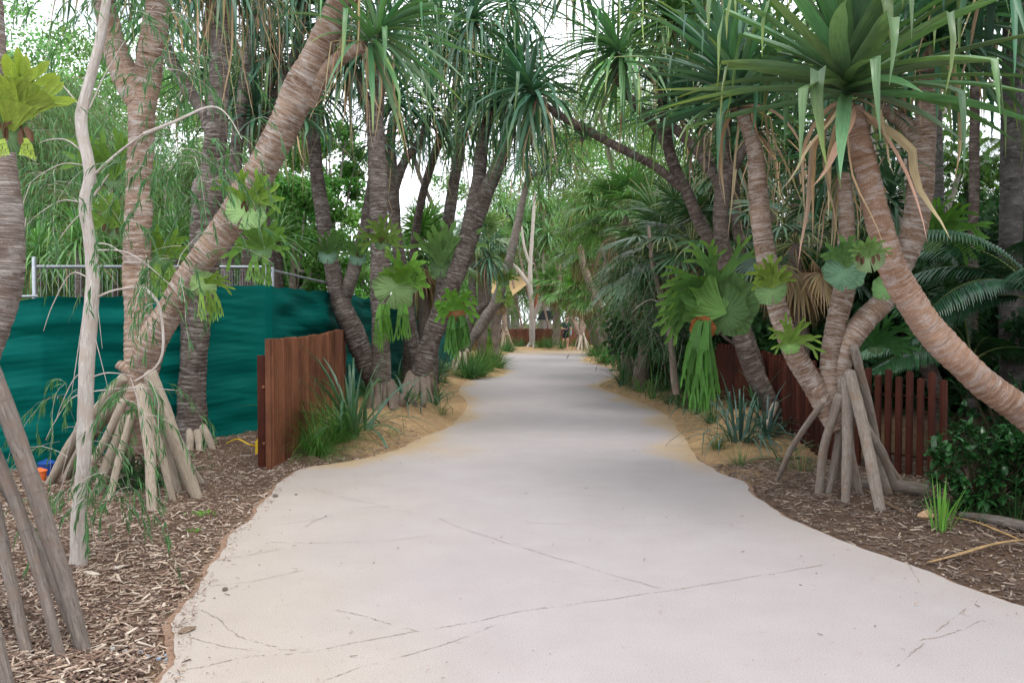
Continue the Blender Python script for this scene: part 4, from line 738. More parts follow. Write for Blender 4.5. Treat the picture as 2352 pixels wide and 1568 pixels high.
TW = [twg(212,405,340,300,6,5),[(330,308,5),(400,280,3.5),(480,246,2.5),(520,262,1.5),(556,320,1)],twg(215,450,250,400,5,0),twg(200,360,90,330,3,25),twg(195,380,70,420,2.5,20),twg(190,270,235,80,3,0),twg(205,250,290,90,3,10),
  twg(205,640,100,760,3,60),twg(212,560,300,600,3,15),twg(212,575,420,690,3,40),twg(208,690,330,660,5,10),[(330,660,4),(365,700,3.5),(375,790,3),(360,840,2.5),(310,875,2)],twg(200,870,310,866,3,12),twg(200,900,420,898,2.5,8),
  twg(300,868,350,1020,2.5,0),twg(198,850,130,960,2.5,25),twg(196,900,105,1010,3,25),twg(196,930,140,1100,2.5,20),twg(195,700,165,900,2.5,0),twg(212,480,130,560,3,15),twg(180,240,90,170,2.5,15),twg(215,620,235,800,2,0),
  twg(205,720,250,900,2,0),twg(190,1010,120,1180,2,15),twg(195,1000,215,1240,2,0),twg(215,700,205,500,4,0),twg(70,420,30,560,2,10),twg(200,470,60,520,2.5,30),twg(60,500,45,640,2,10)]
sapling('thin white-barked paperbark sapling with bare arching twigs, in the left foreground', 5.15,
  [(178,1330,19),(182,1200,18),(192,1050,17),(198,900,16),(205,740,16),(213,640,15),(205,540,14),(196,470,14),(206,400,13),(190,310,12),(188,260,12),(205,190,11),(228,100,11),(250,-40,10)], TW,
  ns=210, box_=[(60,230,200,420,.2),(330,250,560,380,.2),(270,330,420,520,0),(340,60,400,200,.1),(130,880,200,1060,0),(280,560,420,700,0),(60,-60,270,0,0),(300,860,340,960,-.1),(50,380,160,520,.3),(280,-50,400,40,.1),(180,1060,300,1160,0),(420,320,520,420,.3)], L=.55, k=20, leafL=.085)
sapling('slim leafless-stemmed sapling slanting through the weeping thicket right of the path', 20, [(1468,885,7),(1462,850,7),(1445,760,7),(1425,690,6),(1395,625,5),(1385,560,4)], [], mat='paperbark_dark', ns=260, box_=[(1400,560,1560,680,0),(1440,640,1600,760,.3)], L=1.2, leafL=.12, c=(.06,.15,.055))
sapling('thin sapling stem standing just left of the giant fern among weeping foliage', 13.8, [(1553,905,8),(1548,860,8),(1538,760,7),(1515,670,6),(1498,600,5),(1490,520,4)], [twg(1540,780,1600,720,3,10),twg(1525,700,1450,720,3,20)], mat='paperbark_dark', ns=420, box_=[(1440,560,1640,640,.2),(1430,620,1600,720,.4),(1470,700,1600,780,.5)], L=1.0, leafL=.10, c=(.045,.115,.045))
# ================================================================ staghorn ferns
staghorn('tall yellow-green staghorn fern high on the big left edge trunk, with brown spotted fronds', 18, 315, 3.75, .10, (.6,-.8,.1), up=(.25,0,1), ups=5, L=.34, W=.12, c=(.25,.34,.05), hangs=2, hl=.16, nfan=.38, g=.1, hW=.04, depth=2, dead=True)
staghorn('staghorn fern with a round ribbed shield on the big leaning trunk', 562, 490, 6.75, .19, (.25,-.95,.1), up=(.55,0,1), ups=5, L=.36, W=.10, c=(.18,.32,.045), nfan=.9, sc_=(.26,.42,.17), dead=True)
staghorn('staghorn fern low on the leaning trunk with drooping bright fingers', 462, 655, 6.95, .13, (.6,-.75,-.1), up=(1,0,.7), ups=3, hangs=6, L=.24, W=.06, hl=.30, c=(.19,.33,.05), hx=(0,.0), sc_=(.22,.34,.14))
staghorn('bright upright staghorn between the left trunks above the fence rail', 262, 420, 8.2, .10, (0,-1,.1), ups=5, L=.5, W=.16, c=(.16,.31,.05), nfan=.8)
staghorn('fresh green staghorn fern left of the forked trunk just over the cloth', 262, 530, 7.7, .10, (-.2,-1,.1), ups=5, L=.3, W=.12, c=(.19,.35,.05), nfan=1.3, dead=True)
staghorn('staghorn fern on the right flank of the forked trunk, fronds trailing over the cloth edge', 372, 600, 7.5, .12, (.4,-.9,.1), up=(.4,0,1), ups=4, hangs=5, L=.34, W=.11, hl=.45, c=(.17,.31,.05))
staghorn('mass of broad staghorn fronds behind the round-shielded one above the cloth', 600, 580, 9.2, .14, (.2,-1,.2), ups=7, L=.5, W=.13, c=(.13,.27,.045), nfan=1.4, hangs=2)
staghorn('small blue-green staghorn on the left arm of the Y-shaped trunk', 752, 590, 12.9, .17, (.4,-.9,.1), ups=5, L=.4, W=.13, c=(.13,.28,.08), sc_=(.14,.25,.18))
staghorn('small blue-green staghorn on the right arm of the Y-shaped trunk', 822, 595, 13.0, .16, (-.1,-1,.1), ups=5, L=.36, W=.12, c=(.14,.29,.08), sc_=(.14,.25,.18), dead=True)
staghorn('yellowing star-shaped staghorn high on the upright left trunk', 880, 560, 12.1, .15, (.1,-1,.1), ups=6, L=.42, W=.12, c=(.17,.29,.05), nfan=1.6, dead=True, hangs=1, hl=.3)
staghorn('large frilled staghorn shield halfway up the upright left trunk with a long tassel of fronds', 905, 665, 12.0, .42, (.15,-1,.15), up=(.6,0,.8), ups=5, L=.55, W=.2, c=(.17,.37,.05), sc_=(.15,.24,.09), lobes=.35, dish=.4, hangs=6, hl=.8, hx=(.06,-.1), hspr=.15, hsp=.28, hW=.11, hc=(.10,.25,.035))
staghorn('tall pale staghorn with twisted upright fronds behind the dark double trunk', 1012, 620, 14.5, .22, (.1,-1,.1), ups=5, L=.85, W=.26, c=(.2,.38,.12), nfan=.5, g=.3)
staghorn('staghorn with a brown shield and heavy curtain of fronds beside the dark double trunk', 1048, 718, 12.3, .19, (.2,-1,.1), up=(-.2,0,1), ups=4, L=.5, W=.2, c=(.15,.36,.05), hangs=10, hl=.66, hW=.11, hc=(.065,.18,.03), sc_=(.28,.12,.05), nfan=1.3, g=1.3, hx=(.0,0), hspr=.2, hsp=.3)
staghorn('tiny bright staghorn tuft on the pale leaning trunk at the bend', 1156, 652, 25.6, .22, (.3,-1,.1), ups=6, L=.5, W=.16, c=(.22,.36,.07), hangs=3, hl=.7)
staghorn('staghorn hanging left of the far palm trunk', 1118, 768, 30, .2, (0,-1,.1), ups=2, hangs=6, L=.4, hl=.8, W=.14, c=(.16,.31,.05))
staghorn('green staghorn basket on the far leaning palm', 1328, 662, 36.5, .45, (0,-1,.1), ups=9, L=.9, W=.3, c=(.16,.4,.06), nfan=1.3)
staghorn('giant staghorn fern with a broad lobed green nest, right of the path', 1672, 722, 8.55, .34, (-.1,-1,.12), up=(.35,0,.95), ups=0, lobes=.2, top=1.25, dish=.32, sc_=(.115,.22,.075), hangs=0, shields=2, big=True)
o = staghorn('long green staghorn tassel hanging beneath the giant fern, with a rusty brown underside lobe', 1618, 750, 8.3, .15, (-.3,-1,.0), up=(-.5,0,-.5), ups=0, hangs=12, hl=.92, L=.5, W=.13, hW=.105, hspr=.26, hsp=.3, c=(.08,.22,.035), hc=(.08,.22,.035), sc_=(.36,.12,.03), hx=(.04,.1))
staghorn('yellow-topped staghorn on the left stem of the three-stemmed pandanus', 1770, 672, 6.75, .155, (0,-1,.1), up=(-.25,0,1), ups=6, L=.27, W=.10, c=(.20,.31,.05), nfan=.8, sc_=(.19,.33,.13))
staghorn('lower staghorn with spreading antlers on the left stem near the root cone', 1815, 795, 6.75, .10, (0,-1,.1), up=(-.1,0,1), ups=5, L=.27, W=.07, c=(.2,.34,.06), nfan=1.4, sc_=(.22,.40,.12), g=.7)
staghorn('blue-green staghorn shield wrapping the middle stem of the three-stemmed pandanus', 1942, 630, 6.7, .20, (-.1,-1,.1), ups=5, L=.32, W=.11, c=(.13,.27,.08), nfan=.6, sc_=(.14,.27,.16), lobes=.1, top=1.3, shields=2)
staghorn('staghorn with a folded pale shield where the orange trunk crosses the stems', 1998, 600, 5.6, .115, (-.3,-1,.0), up=(-.3,0,1), ups=4, L=.17, W=.06, c=(.17,.30,.09), sc_=(.23,.34,.16), dead=True, top=1.2)
staghorn('small green staghorn shield clasping the forked stem below the crossing', 2028, 668, 6.7, .12, (.1,-1,.2), ups=0, sc_=(.14,.28,.10), L=.1)
staghorn('shadowed staghorn with many fingers behind the root cone over the fence', 2010, 800, 9.2, .1, (0,-1,.2), ups=9, L=.5, W=.12, c=(.05,.16,.04), nfan=1.6, g=1.0)
staghorn('green staghorn basket in the gap right of the orange trunk', 2140, 560, 8.7, .14, (0,-1,.2), ups=9, L=.55, W=.12, c=(.10,.24,.04), nfan=1.6, g=1.2)
# ================================================================ fences
def along(pts, step):
    p = np.array(pts, float); d = np.concatenate([[0], np.cumsum(np.linalg.norm(np.diff(p[:,:2], axis=0), axis=1))]); s = np.arange(0, d[-1], step)
    q = np.stack([np.interp(s, d, p[:,k]) for k in range(p.shape[1])], 1); return q, np.arctan2(np.gradient(q[:,1]), np.gradient(q[:,0]))
def paling_fence(label, pts, step, w, th, mat, alt=0.0, rounded=False, rails=(.25,.85), group=None, name='timber_fence'):
    q, a = along(pts, step); o = thing(name, (q[0,0], q[0,1], gz(q[0,0], q[0,1])), label, 'fence', group); mb = MB(); g = gh(q[:,0], q[:,1])
    for i in range(len(q)):
        h = q[i,2]+alt*(1 if i % 2 else -1)+rnd.gauss(0,.006); c = (.75+.5*rnd.random())*np.ones(3); gg = max(g[i], -.1)-.06
        if rounded:
            r = w/2; tube(mb, [(q[i,0], q[i,1], gg),(q[i,0], q[i,1], (gg+h)/2),(q[i,0], q[i,1], h-.012)], [r, r, r], 8, .5, c=c)
        else:
            dx = rnd.gauss(0,.003); box(mb, (q[i,0]-math.sin(a[i])*dx, q[i,1]+math.cos(a[i])*dx, (gg+h)/2), (w, th, h-gg), c, a[i]+rnd.gauss(0,.02))
    mb.build('palings', M[mat], o, smoothf=False)
    for rz in rails:
        mb = MB(); sg = -1 if rounded else 1; qq = np.array([[x, y, rz] for x, y in zip(q[::8,0]+np.sin(a[::8])*(-th*.5-.03)*sg, q[::8,1]-np.cos(a[::8])*(-th*.5-.03)*sg)]); tube(mb, qq, [.010 if rounded else .018]*len(qq), 6, .3); mb.build('rail', M[mat], o)
    return o
lf = paling_fence('curved fence of closely set red-brown timber slats on the left of the path', [(-2.58,8.75,1.355),(-2.50,9.6,1.36),(-2.44,10.6,1.38),(-2.50,11.8,1.42),(-2.75,13.4,1.4),(-3.2,16,1.35),(-3.5,20,1.3),(-3.3,26,1.25),(-2.9,32,1.2),(-2.3,38,1.15),(-1.3,44,1.12)], .060, .038, .055, 'timber')
mb = MB(); box(mb, (-2.665,8.80,.56), (.085,.05,1.25), (1,1,1), .1); mb.build('end_post', M['timber_dark'], lf, smoothf=False)
paling_fence('distant red timber paling fence curving behind the end of the path', [(-1.2,45.5,1.1),(-.6,48.2,1.08),(1.0,49.3,1.1),(2.4,48.2,1.1),(3.4,48.4,1.12),(5.0,49,1.12),(6.2,46,1.1)], .085, .07, .03, 'timber')
paling_fence('dark red picket fence with uneven round-topped posts on the right, behind the stilt roots', [(4.13,7.9,1.02),(3.55,8.9,1.04),(3.38,10.2,1.08),(3.42,12,1.14),(3.45,14,1.16),(3.4,17,1.18),(3.7,22,1.15),(4.1,30,1.12),(5.2,38,1.1),(6.0,44,1.1)], .118, .072, .05, 'timber_dark', .035, True, (.80,.2))
# green cloth on a temporary fence
def cloth():
    pts = [(-6.4,7.2,1.70),(-4.95,8.7,1.79),(-4.40,9.9,1.90),(-4.0,10.45,1.96),(-3.25,10.92,2.03),(-3.19,11.02,2.04),(-2.95,13.0,2.02),(-2.9,16.2,2.03),(-2.5,20,2.0),(-2.1,24,1.95),(-1.9,29,1.9)]
    q, a = along(pts, .022); nz = 74; n = len(q); s = np.arange(n)*.022; o = thing('shade_cloth_fence', (q[0,0], q[0,1], gz(q[0,0], q[0,1])), 'temporary fence wrapped in creased dark green shade cloth behind the left trees', 'screened fence')
    mb = MB(); t = np.linspace(0, 1, nz); top = q[:,2]-.03*np.abs(np.sin(s*1.35))-.012*np.sin(s*5.1)-.01*np.sin(s*11)
    Z = -.02+(top[:,None]+.02)*t[None,:]; S = s[:,None]; nxn = -np.sin(a)[:,None]; nyn = np.cos(a)[:,None]
    w = np.zeros((n, nz)); r2 = random.Random(3)
    for k in range(26):                    # long slanting creases
        fz = r2.uniform(7, 26); sl = r2.gauss(0,1.6); ph = r2.random()*6; w += np.sin(Z*fz+S*sl+ph+.9*np.sin(S*r2.uniform(.5,2.4)+ph*2))*.45/fz*np.clip(np.sin(S*r2.uniform(.4,1.6)+Z*r2.uniform(.5,2)+ph), 0, 1)
    w = w*.26+.010*(np.abs(np.sin(Z*14+S*1.1+1.5*np.sin(S*.8+Z)))**.5)*np.clip(np.sin(S*.6+Z*1.4+1), 0, 1)+.018*np.sin(S*1.1+1)*np.sin(Z*1.5)+.008*np.maximum(0, np.sin(Z*38+np.sin(S*2)*2))*(Z > top[:,None]-.22)
    for k in range(170):
        cx, cz = r2.uniform(0, s[-1]*.55), r2.uniform(.1, 1.8); sx, sz = r2.uniform(.10, .5), r2.uniform(.006, .018); sl = r2.gauss(0,.12)
        w += .012*r2.choice((-1,1))*np.exp(-((S-cx)/sx)**2-np.abs((Z-cz-sl*(S-cx))/sz)**1.3)
    w += .006*np.sin(Z*55+3*np.sin(S*1.3)+S*2)*np.clip(np.sin(S*.9+Z*2.3), 0, 1)+.004*np.sin(Z*90+4*np.sin(S*2.1)-S*4)
    sc0 = s[np.argmin(np.abs(q[:,0]+3.2)+np.abs(q[:,1]-11))]; w = w*np.clip(np.abs(s-sc0)/.45, .08, 1)[:,None]
    X = q[:,0][:,None]+nxn*w; Y = q[:,1][:,None]+nyn*w; f = []
    i = np.arange(n-1)[:,None]*nz; j = np.arange(nz-1)[None,:]; mb.add(np.stack([X.ravel(), Y.ravel(), Z.ravel()], 1), np.stack([i+j, i+nz+j, i+nz+j+1, i+j+1], 2).reshape(-1,4), (1,1,1), np.stack([(S+0*Z).ravel(), Z.ravel(), 0*Z.ravel()], 1))
    m, nt, b = newmat('woven green shade cloth'); v = attr(nt, 'bk').outputs['Vector']; n1 = noise_n(nt, v, 1, 3, .6, (2,30,1)); n2 = noise_n(nt, v, 1.6, 4, .6)
    cc = mixc(nt, n1, (.0,.070,.058), (.0,.125,.105)); cc = mixc(nt, ramp(nt, n2, [(.35,(0,0,0)),(.7,(.3,.3,.3))]), cc, (.0,.15,.125)); nt.links.new(cc, b.inputs['Base Color']); b.inputs['Roughness'].default_value = .6; b.inputs['Specular IOR Level'].default_value = .08
    n3 = noise_n(nt, v, 1, 5, .7, (3,22,1), 1.5); bump(nt, b, n3, .22, .02)
    mb.build('green_cloth', m, o)
    def post(x, y, h): mb = MB(); tube(mb, [(x,y,-.1),(x,y,h*.5),(x,y,h)], [.022]*3, 10, .5); mb.build('steel_post', M['steel'], o)
    for x, y, h in ((-5.05,8.76,2.22),(-5.42,8.35,1.95),(-3.27,10.98,2.36),(-2.98,14.0,2.2),(-2.75,18,2.2),(-2.3,23,2.1),(-3.22,11.15,2.27)): post(x, y, h)
    for a_, b_, r in (((-5.05,8.76,2.12),(-4.12,10.5,2.235),.02),((-4.12,10.5,2.235),(-3.27,10.98,2.265),.02),((-3.27,10.98,2.24),(-2.95,14.0,2.15),.018),((-6.6,7.15,1.73),(-5.0,8.72,1.81),.014)):
        mb = MB(); a_, b_ = np.array(a_), np.array(b_); tube(mb, [a_, (a_+b_)/2, b_], [r]*3, 10, .5); mb.build('top_rail', M['steel'], o)
    mb = MB()
    for k in range(60):
        f_ = k/60; x, y = (-5.05+.93*f_*2, 8.76+1.74*f_*2) if f_ < .5 else (-4.12+.85*(f_*2-1), 10.5+.48*(f_*2-1)); tube(mb, [(x,y,1.6),(x,y,1.9),(x,y,2.1+.14*f_)], [.0018]*3, 4, .5)
    mb.build('mesh_wires', M['steel'], o)
cloth()
# yellow barrier foot with its cable, coloured tubs
p = GR(600,1040); o = thing('yellow_box', p, 'small yellow plastic box half hidden behind the timber fence end post', 'box'); mb = MB(); box(mb, p+[0,0,.07], (.10,.12,.15)); box(mb, p+[0,0,.155], (.07,.08,.03)); mb.build('body', M['yellow'], o, smoothf=False)
mb = MB(); tube(mb, [GR(520,1022)+[0,0,.02], A(545,1008,9.7), A(572,1020,9.5), GR(596,1034)+[0,0,.05]], [.008]*4, 6, .03); mb.build('strap', M['yellow'], o)
for mt, x, y, s, lab in (('orange',92,1104,.10,'orange plastic tub at the foot of the cloth, far left'),('blue',108,1092,.13,'blue plastic tub behind the orange one at the cloth foot')):
    p = GR(x, y); mb = MB(); tube(mb, [p, p+[0,0,s*.5], p+[0,0,s]], [s*.45,s*.55,s*.6], 16, .03); tube(mb, [p+[0,0,s*.92], p+[0,0,s*.97], p+[0,0,s*1.02]], [s*.66]*3, 16, .02); tag(mb.build('plastic_tub', M[mt], origin=p), lab, 'tub')
# ================================================================ ground plants
BG = (.075,.165,.115); GR1 = (.09,.23,.05); GD = (.045,.12,.05)
def patch(name, pts, n, L, W, c, labels, cat, group=None, **k):
    for (x, y), lab in zip(pts, labels): clump(name, x, y, n, L*rnd.uniform(.85,1.15), W, c, lab, cat, group, **k)
clump('grass_tussock', 730, 1040, 380, .78, .007, GR1, 'bright green grass tussock at the foot of the left timber fence', 'grass tussock', elo=30, g=1.6, tip=(.2,.3,.07), rad=.16)
clump('grass_tussock', 775, 1012, 340, .85, .007, GR1, 'grass tussock just behind the brightest one by the left fence', 'grass tussock', elo=40, g=1.4, rad=.14)
clump('grass_tussock', 700, 1035, 120, .35, .006, (.06,.17,.045), 'short grass tussock tight against the left fence slats', 'grass tussock', elo=25, g=1.7, rad=.12)
clump('strap_lily', 812, 1000, 44, 1.4, .042, (.075,.175,.095), 'tall blue-green strap-leaved clump between the left fence and the upright trunk', 'strap lily', elo=42, ehi=86, g=1.1, kink=.4, mat='strap', prof='pand')
clump('strap_lily', 838, 985, 18, 1.15, .045, BG, 'arching strap-leaved plant spilling right over the sand mound', 'strap lily', elo=20, ehi=60, g=1.6, mat='strap', prof='pand')
clump('strap_lily', 930, 935, 26, .8, .035, BG, 'blue strap-leaved clump between the upright and double trunks', 'strap lily', elo=30, g=1.6, kink=.3, mat='strap', prof='pand')
clump('strap_lily', 1000, 880, 20, .9, .035, BG, 'dim strap-leaved clump behind the double trunk', 'strap lily', elo=40, g=1.2, mat='strap', prof='pand')
clump('wispy_grass', 1012, 950, 130, .55, .004, (.08,.16,.06), 'wispy grass tuft at the path edge below the double trunk', 'grass tussock', elo=20, g=.9, rad=.1)
clump('wispy_grass', 950, 925, 90, .45, .005, GR1, 'green grass tuft left of the wispy one on the sand mound', 'grass tussock', elo=25, g=1.2)
clump('wispy_grass', 1000, 880, 110, .7, .006, GR1, 'grass tuft against the roots of the double trunk', 'grass tussock', elo=35, g=1.2)
clump('prostrate_grass', 885, 985, 60, .35, .006, (.12,.24,.06), 'thin creeping grass lying on the bare sand mound', 'grass tussock', elo=5, ehi=50, g=1.4, rad=.2)
for i, (x, y, n, L, lab) in enumerate([(1075,868,120,.7,'grass on the bank left of the first path bend'),(1110,850,200,.8,'thick grass at the tip of the left bend'),(1135,845,160,.7,'grass leaning over the left bend edge'),(1092,862,150,.75,'grass between the roots and the left bend'),(1165,808,120,.8,'grass before the tent of white roots far left'),(1128,822,120,.7,'grass under the dark fibrous palm'),(1195,796,70,.6,'grass tuft left of the pale branching paperbark'),(1240,797,70,.6,'grass tuft right of the pale branching paperbark'),(1262,797,80,.7,'grass tuft left of the shaggy upright palm'),(1325,803,110,.7,'bright grass tuft beside the walking man'),(1365,818,110,.7,'grass below the leaning shaggy palm'),(1392,832,110,.7,'grass at the right bend edge'),(1290,800,60,.6,'grass tuft behind the walking man feet'),(1402,815,90,.7,'grass behind the right bend'),(1150,800,90,.7,'grass left of the white root tent')]):
    clump('grass_tussock', x, y, int(n*1.5), L*1.2, .026, (.085,.20,.05) if i % 2 else (.07,.19,.07), lab, 'grass tussock', 'grass tussocks at the far bends', elo=35, g=1.1, rad=.3, tip=(.2,.28,.08))
RP = [(1430,880,150,.9,.008,GD,'tall dark grass at the corner of the right bank'),(1500,915,24,.8,.03,(.09,.21,.06),'yellow-green strap leaves arching over the sandy right bank'),(1475,900,20,.75,.028,(.10,.24,.06),'strap leaves at the near corner of the right bend'),(1560,930,26,.8,.035,(.07,.18,.07),'strap clump beneath the sapling stems on the right'),(1600,950,26,.85,.035,BG,'blue strap clump left of the dangling fern tassel'),(1540,925,110,.6,.006,GD,'fine dark grass on the right bank below the saplings'),(1460,890,110,.8,.008,(.04,.12,.06),'dense dark grass behind the right bank corner'),(1525,900,90,1.1,.01,(.05,.14,.06),'upright reedy grass among the sapling stems'),(1580,935,60,.4,.006,(.1,.18,.07),'small tuft on the sand right of the sapling feet')]
for x, y, n, L, W, c, lab in RP: clump('bank_grass' if W < .02 else 'strap_lily', x, y, n, L, W, c, lab, 'grass tussock' if W < .02 else 'strap lily', elo=35, g=1.4, mat='leaf' if W < .02 else 'strap', prof='grass' if W < .02 else 'pand', kink=.25, rad=.12)
clump('strap_lily', 1700, 1010, 60, 1.05, .03, (.05,.12,.095), 'large drooping blue-grey strap clump behind the dangling tassel', 'strap lily', elo=35, g=1.9, kink=.4, mat='strap', prof='pand', rad=.2)
clump('strap_lily', 1760, 1000, 40, .8, .028, (.045,.11,.09), 'blue-grey strap clump against the leaning dark trunk', 'strap lily', elo=35, g=1.7, mat='strap', prof='pand', rad=.15)
clump('wispy_grass', 1650, 1030, 120, .42, .005, (.08,.17,.06), 'thin grass tuft on the right sand edge below the tassel', 'grass tussock', elo=30, g=1.2)
clump('wispy_grass', 1700, 1068, 80, .38, .005, (.10,.2,.07), 'loose grass tuft left of the young pandanus seedling', 'grass tussock', elo=30, g=1.2)
clump('pandanus_seedling', 1800, 1052, 22, .42, .03, (.08,.20,.09), 'young pandanus seedling with keeled leaves left of the root cone', 'seedling', elo=10, ehi=75, g=1.0, kink=.3, mat='strap', prof='pand')
clump('dry_grass', 1838, 1078, 160, .38, .006, (.13,.19,.08), 'brownish grass mound between the seedling and the root cone', 'grass tussock', elo=20, g=1.6, dead=.35, rad=.14)
clump('iris_clump', 2160, 1218, 26, .42, .018, (.13,.30,.05), 'upright spiky bright green clump on the mulch at lower right', 'iris clump', elo=62, ehi=88, g=.3, mat='strap', prof='pand', rad=.06)
clump('wispy_grass', 2240, 1180, 150, .55, .008, (.05,.13,.04), 'dark arching grass under the glossy shrub', 'grass tussock', elo=25, g=1.8, rad=.25)
clump('wispy_grass', 2330, 1190, 150, .6, .008, (.05,.13,.04), 'dark grass at the right frame edge under the shrub', 'grass tussock', elo=25, g=1.8, rad=.25)
def row(name, n, xr, yr, label, cat, group, **k):
    m = 0
    while m < n:
        y = yr[0]*(yr[1]/yr[0])**rnd.random(); x = rnd.uniform(*xr)+(0 if xr[0] > 0 else 0); s = float(dist_path(x, y)[0])
        if not .35 < s < 2.2: continue
        m += 1; kk = dict(k); L = kk.pop('L')*rnd.uniform(.7,1.2); W = kk.pop('W'); c = jit([kk.pop('c')], 1, .25)[0]; nn = kk.pop('n_')
        clump(name, 0, 0, nn, L, W, c, label, cat, group, pos=(x, y, gz(x, y)), **kk)
row('strap_lily', 22, (1.6, 5.5), (10.5, 30), 'dark strap-leaved lily crowded along the right bank under the thicket', 'strap lily', 'strap lilies along the right bank', n_=26, L=.9, W=.035, c=(.05,.13,.065), elo=30, g=1.5, kink=.3, mat='strap', prof='pand')
row('strap_lily', 12, (-3.6, -1.0), (13.5, 32), 'strap-leaved lily among the trunks along the left bank', 'strap lily', 'strap lilies along the left bank', n_=24, L=.8, W=.035, c=(.065,.15,.075), elo=30, g=1.5, kink=.3, mat='strap', prof='pand')
row('grass_tussock', 26, (1.4, 5.5), (10, 34), 'fine green grass tussock on the sandy right bank', 'grass tussock', 'grass tussocks on the right bank', n_=110, L=.5, W=.009, c=(.07,.17,.05), elo=30, g=1.4)
row('grass_tussock', 22, (-3.6, -.6), (11, 34), 'fine green grass tussock on the sandy left bank', 'grass tussock', 'grass tussocks on the left bank', n_=110, L=.5, W=.009, c=(.08,.19,.05), elo=30, g=1.4)
# weeds and fern tufts at the stilt roots
def tuft(name, px, py, n, rad, size, c, label, cat, h=.02, mat='leaf'):
    p = GR(px, py); mb = MB(); C = np.stack([p[0]+rng.normal(size=n)*rad, p[1]+rng.normal(size=n)*rad, p[2]+h*rng.random(n)], 1); leafcloud(mb, C, .02, n*6, size, c, droop=0); return tag(mb.build(name, M[mat], origin=p), label, cat)
tuft('chickweed', 462, 1182, 26, .045, .016, (.16,.42,.05), 'small patch of bright green weed on bare soil left of the path', 'weed')
tuft('chickweed', 445, 1220, 14, .03, .014, (.14,.38,.05), 'second tiny weed patch nearer the camera in the left mulch', 'weed')
for x, y, s, lab in ((375,1110,1,'dark ferny groundcover inside the right half of the stilt roots'),(262,1105,1,'dark ferny groundcover inside the left half of the stilt roots'),(320,1125,.8,'dark fern sprays at the front of the stilt roots')):
    p = GR(x, y); mb = MB(); n = 46; az = rng.random(n)*6.283; el = np.radians(rng.uniform(15,75,n)); D = np.stack([np.cos(az)*np.cos(el), np.sin(az)*np.cos(el), np.sin(el)], 1)
    strands(mb, mb, np.tile(p,(n,1))+rng.normal(size=(n,3))*[.1*s,.1*s,.01], D, .34*s, .022, .007, 60, (.035,.105,.035), .9, (.05,.10,.04), lean=.9, twig=.002, bare=.02); tag(mb.build('ground_fern', M['leaf'], origin=p), lab, 'fern')
# glossy shrub lower right
def shrub(label, c0, rx, ry, rz, n, L, W, c, name='glossy_shrub', group=None):
    c0 = np.array(c0, float); o = thing(name, (c0[0], c0[1], gz(c0[0], c0[1])), label, 'shrub', group); st = MB(); lf = MB()
    for k in range(n):
        d = nrm(rng.normal(size=3)+np.array([0,-.3,.3])); e = c0+d*np.array([rx,ry,rz])*(.55+.45*rnd.random()); b = np.array([c0[0], c0[1], gz(c0[0], c0[1])]); tube(st, [b, b*.5+e*.5+[0,0,-.05], e], [.008,.006,.003], 5, .15, c=(.10,.09,.05))
        m = 11; az = rng.random(m)*6.283; el = rng.uniform(-.2, 1.1, m); D = np.stack([np.cos(az)*np.cos(el), np.sin(az)*np.cos(el), np.sin(el)], 1)+d*.5
        straps(lf, e-nrm(e-b)*(rng.random(m)*.12)[:,None], D, L*(.6+.6*rng.random(m)), W*(.8+.4*rng.random(m)), .9, jit(np.tile(c,(m,1)), m, .35), jit(np.tile(c,(m,1)), m, .35), 4, None, .12, 'leaf')
    st.build('stems', M['leaf'], o); lf.build('leaves', M['glossy'], o)
p = A(2255,1060,6.7); shrub('glossy dark green broad-leaved shrub at the lower right under the orange trunk', (p[0], p[1], .36), .48, .45, .42, 95, .10, .045, (.035,.12,.035))
p = A(2420,1080,6.5); shrub('glossy shrub continuing past the right frame edge', (p[0], p[1], .40), .5, .45, .45, 90, .10, .045, (.035,.12,.035))
p = A(2330,930,8.6); shrub('dark broad-leaved bush behind the right fence end', (p[0], p[1], .5), .8, .6, .7, 90, .12, .05, (.025,.085,.03))
# fallen leaf and logs
def ribbon(name, pts, W, c, label, cat, mat='dry'):
    q = smooth(pts, 8); mb = MB(); T = nrm(np.gradient(q, axis=0)); S = np.stack([-T[:,1], T[:,0], 0*T[:,0]], 1); n = len(q); w = W*np.sin(np.linspace(.3, 3.0, n))**.6
    V = np.stack([q-S*(w/2)[:,None]+[0,0,.006], q, q+S*(w/2)[:,None]+[0,0,.006]], 1).reshape(-1,3); f = [[i*3+j, i*3+j+1, i*3+j+4, i*3+j+3] for i in range(n-1) for j in range(2)]
    mb.add(V, f, c, np.repeat(np.stack([0*w, np.arange(n)*.05, 0*w], 1), 3, 0)); o = mb.build(name, M[mat], origin=q[0]); return tag(o, label, cat)
up = lambda x, y, h: GR(x, y)+np.array([0,0,h])
ribbon('fallen_leaf', [up(2130,1298,.015), up(2200,1285,.03), up(2280,1268,.05), up(2352,1258,.05), up(2450,1250,.02)], .035, (.50,.33,.17), 'long tan fallen pandanus leaf lying from the right frame edge to the path', 'fallen leaf')
ribbon('fallen_leaf', [up(2190,1195,.02), up(2240,1208,.03), up(2300,1232,.03), up(2340,1246,.02)], .03, (.42,.27,.12), 'shorter brown fallen leaf behind the spiky green clump', 'fallen leaf')
ribbon('fallen_leaf', [up(1985,1130,.03), up(2030,1160,.03), up(2080,1185,.02)], .03, (.30,.2,.12), 'brown fallen leaf beside the foot of the stilt root cone', 'fallen leaf')
mb = MB(); a = GR(2205,1190); b = GR(2400,1232); tube(mb, [a+[0,0,.03], a*.5+b*.5+[0,0,.05], b+[0,0,.04]], [.02,.035,.045], 10, .03, 0, .12); tag(mb.build('fallen_branch', M['log'], origin=a), 'weathered grey branch lying in the mulch at the right edge', 'branch')
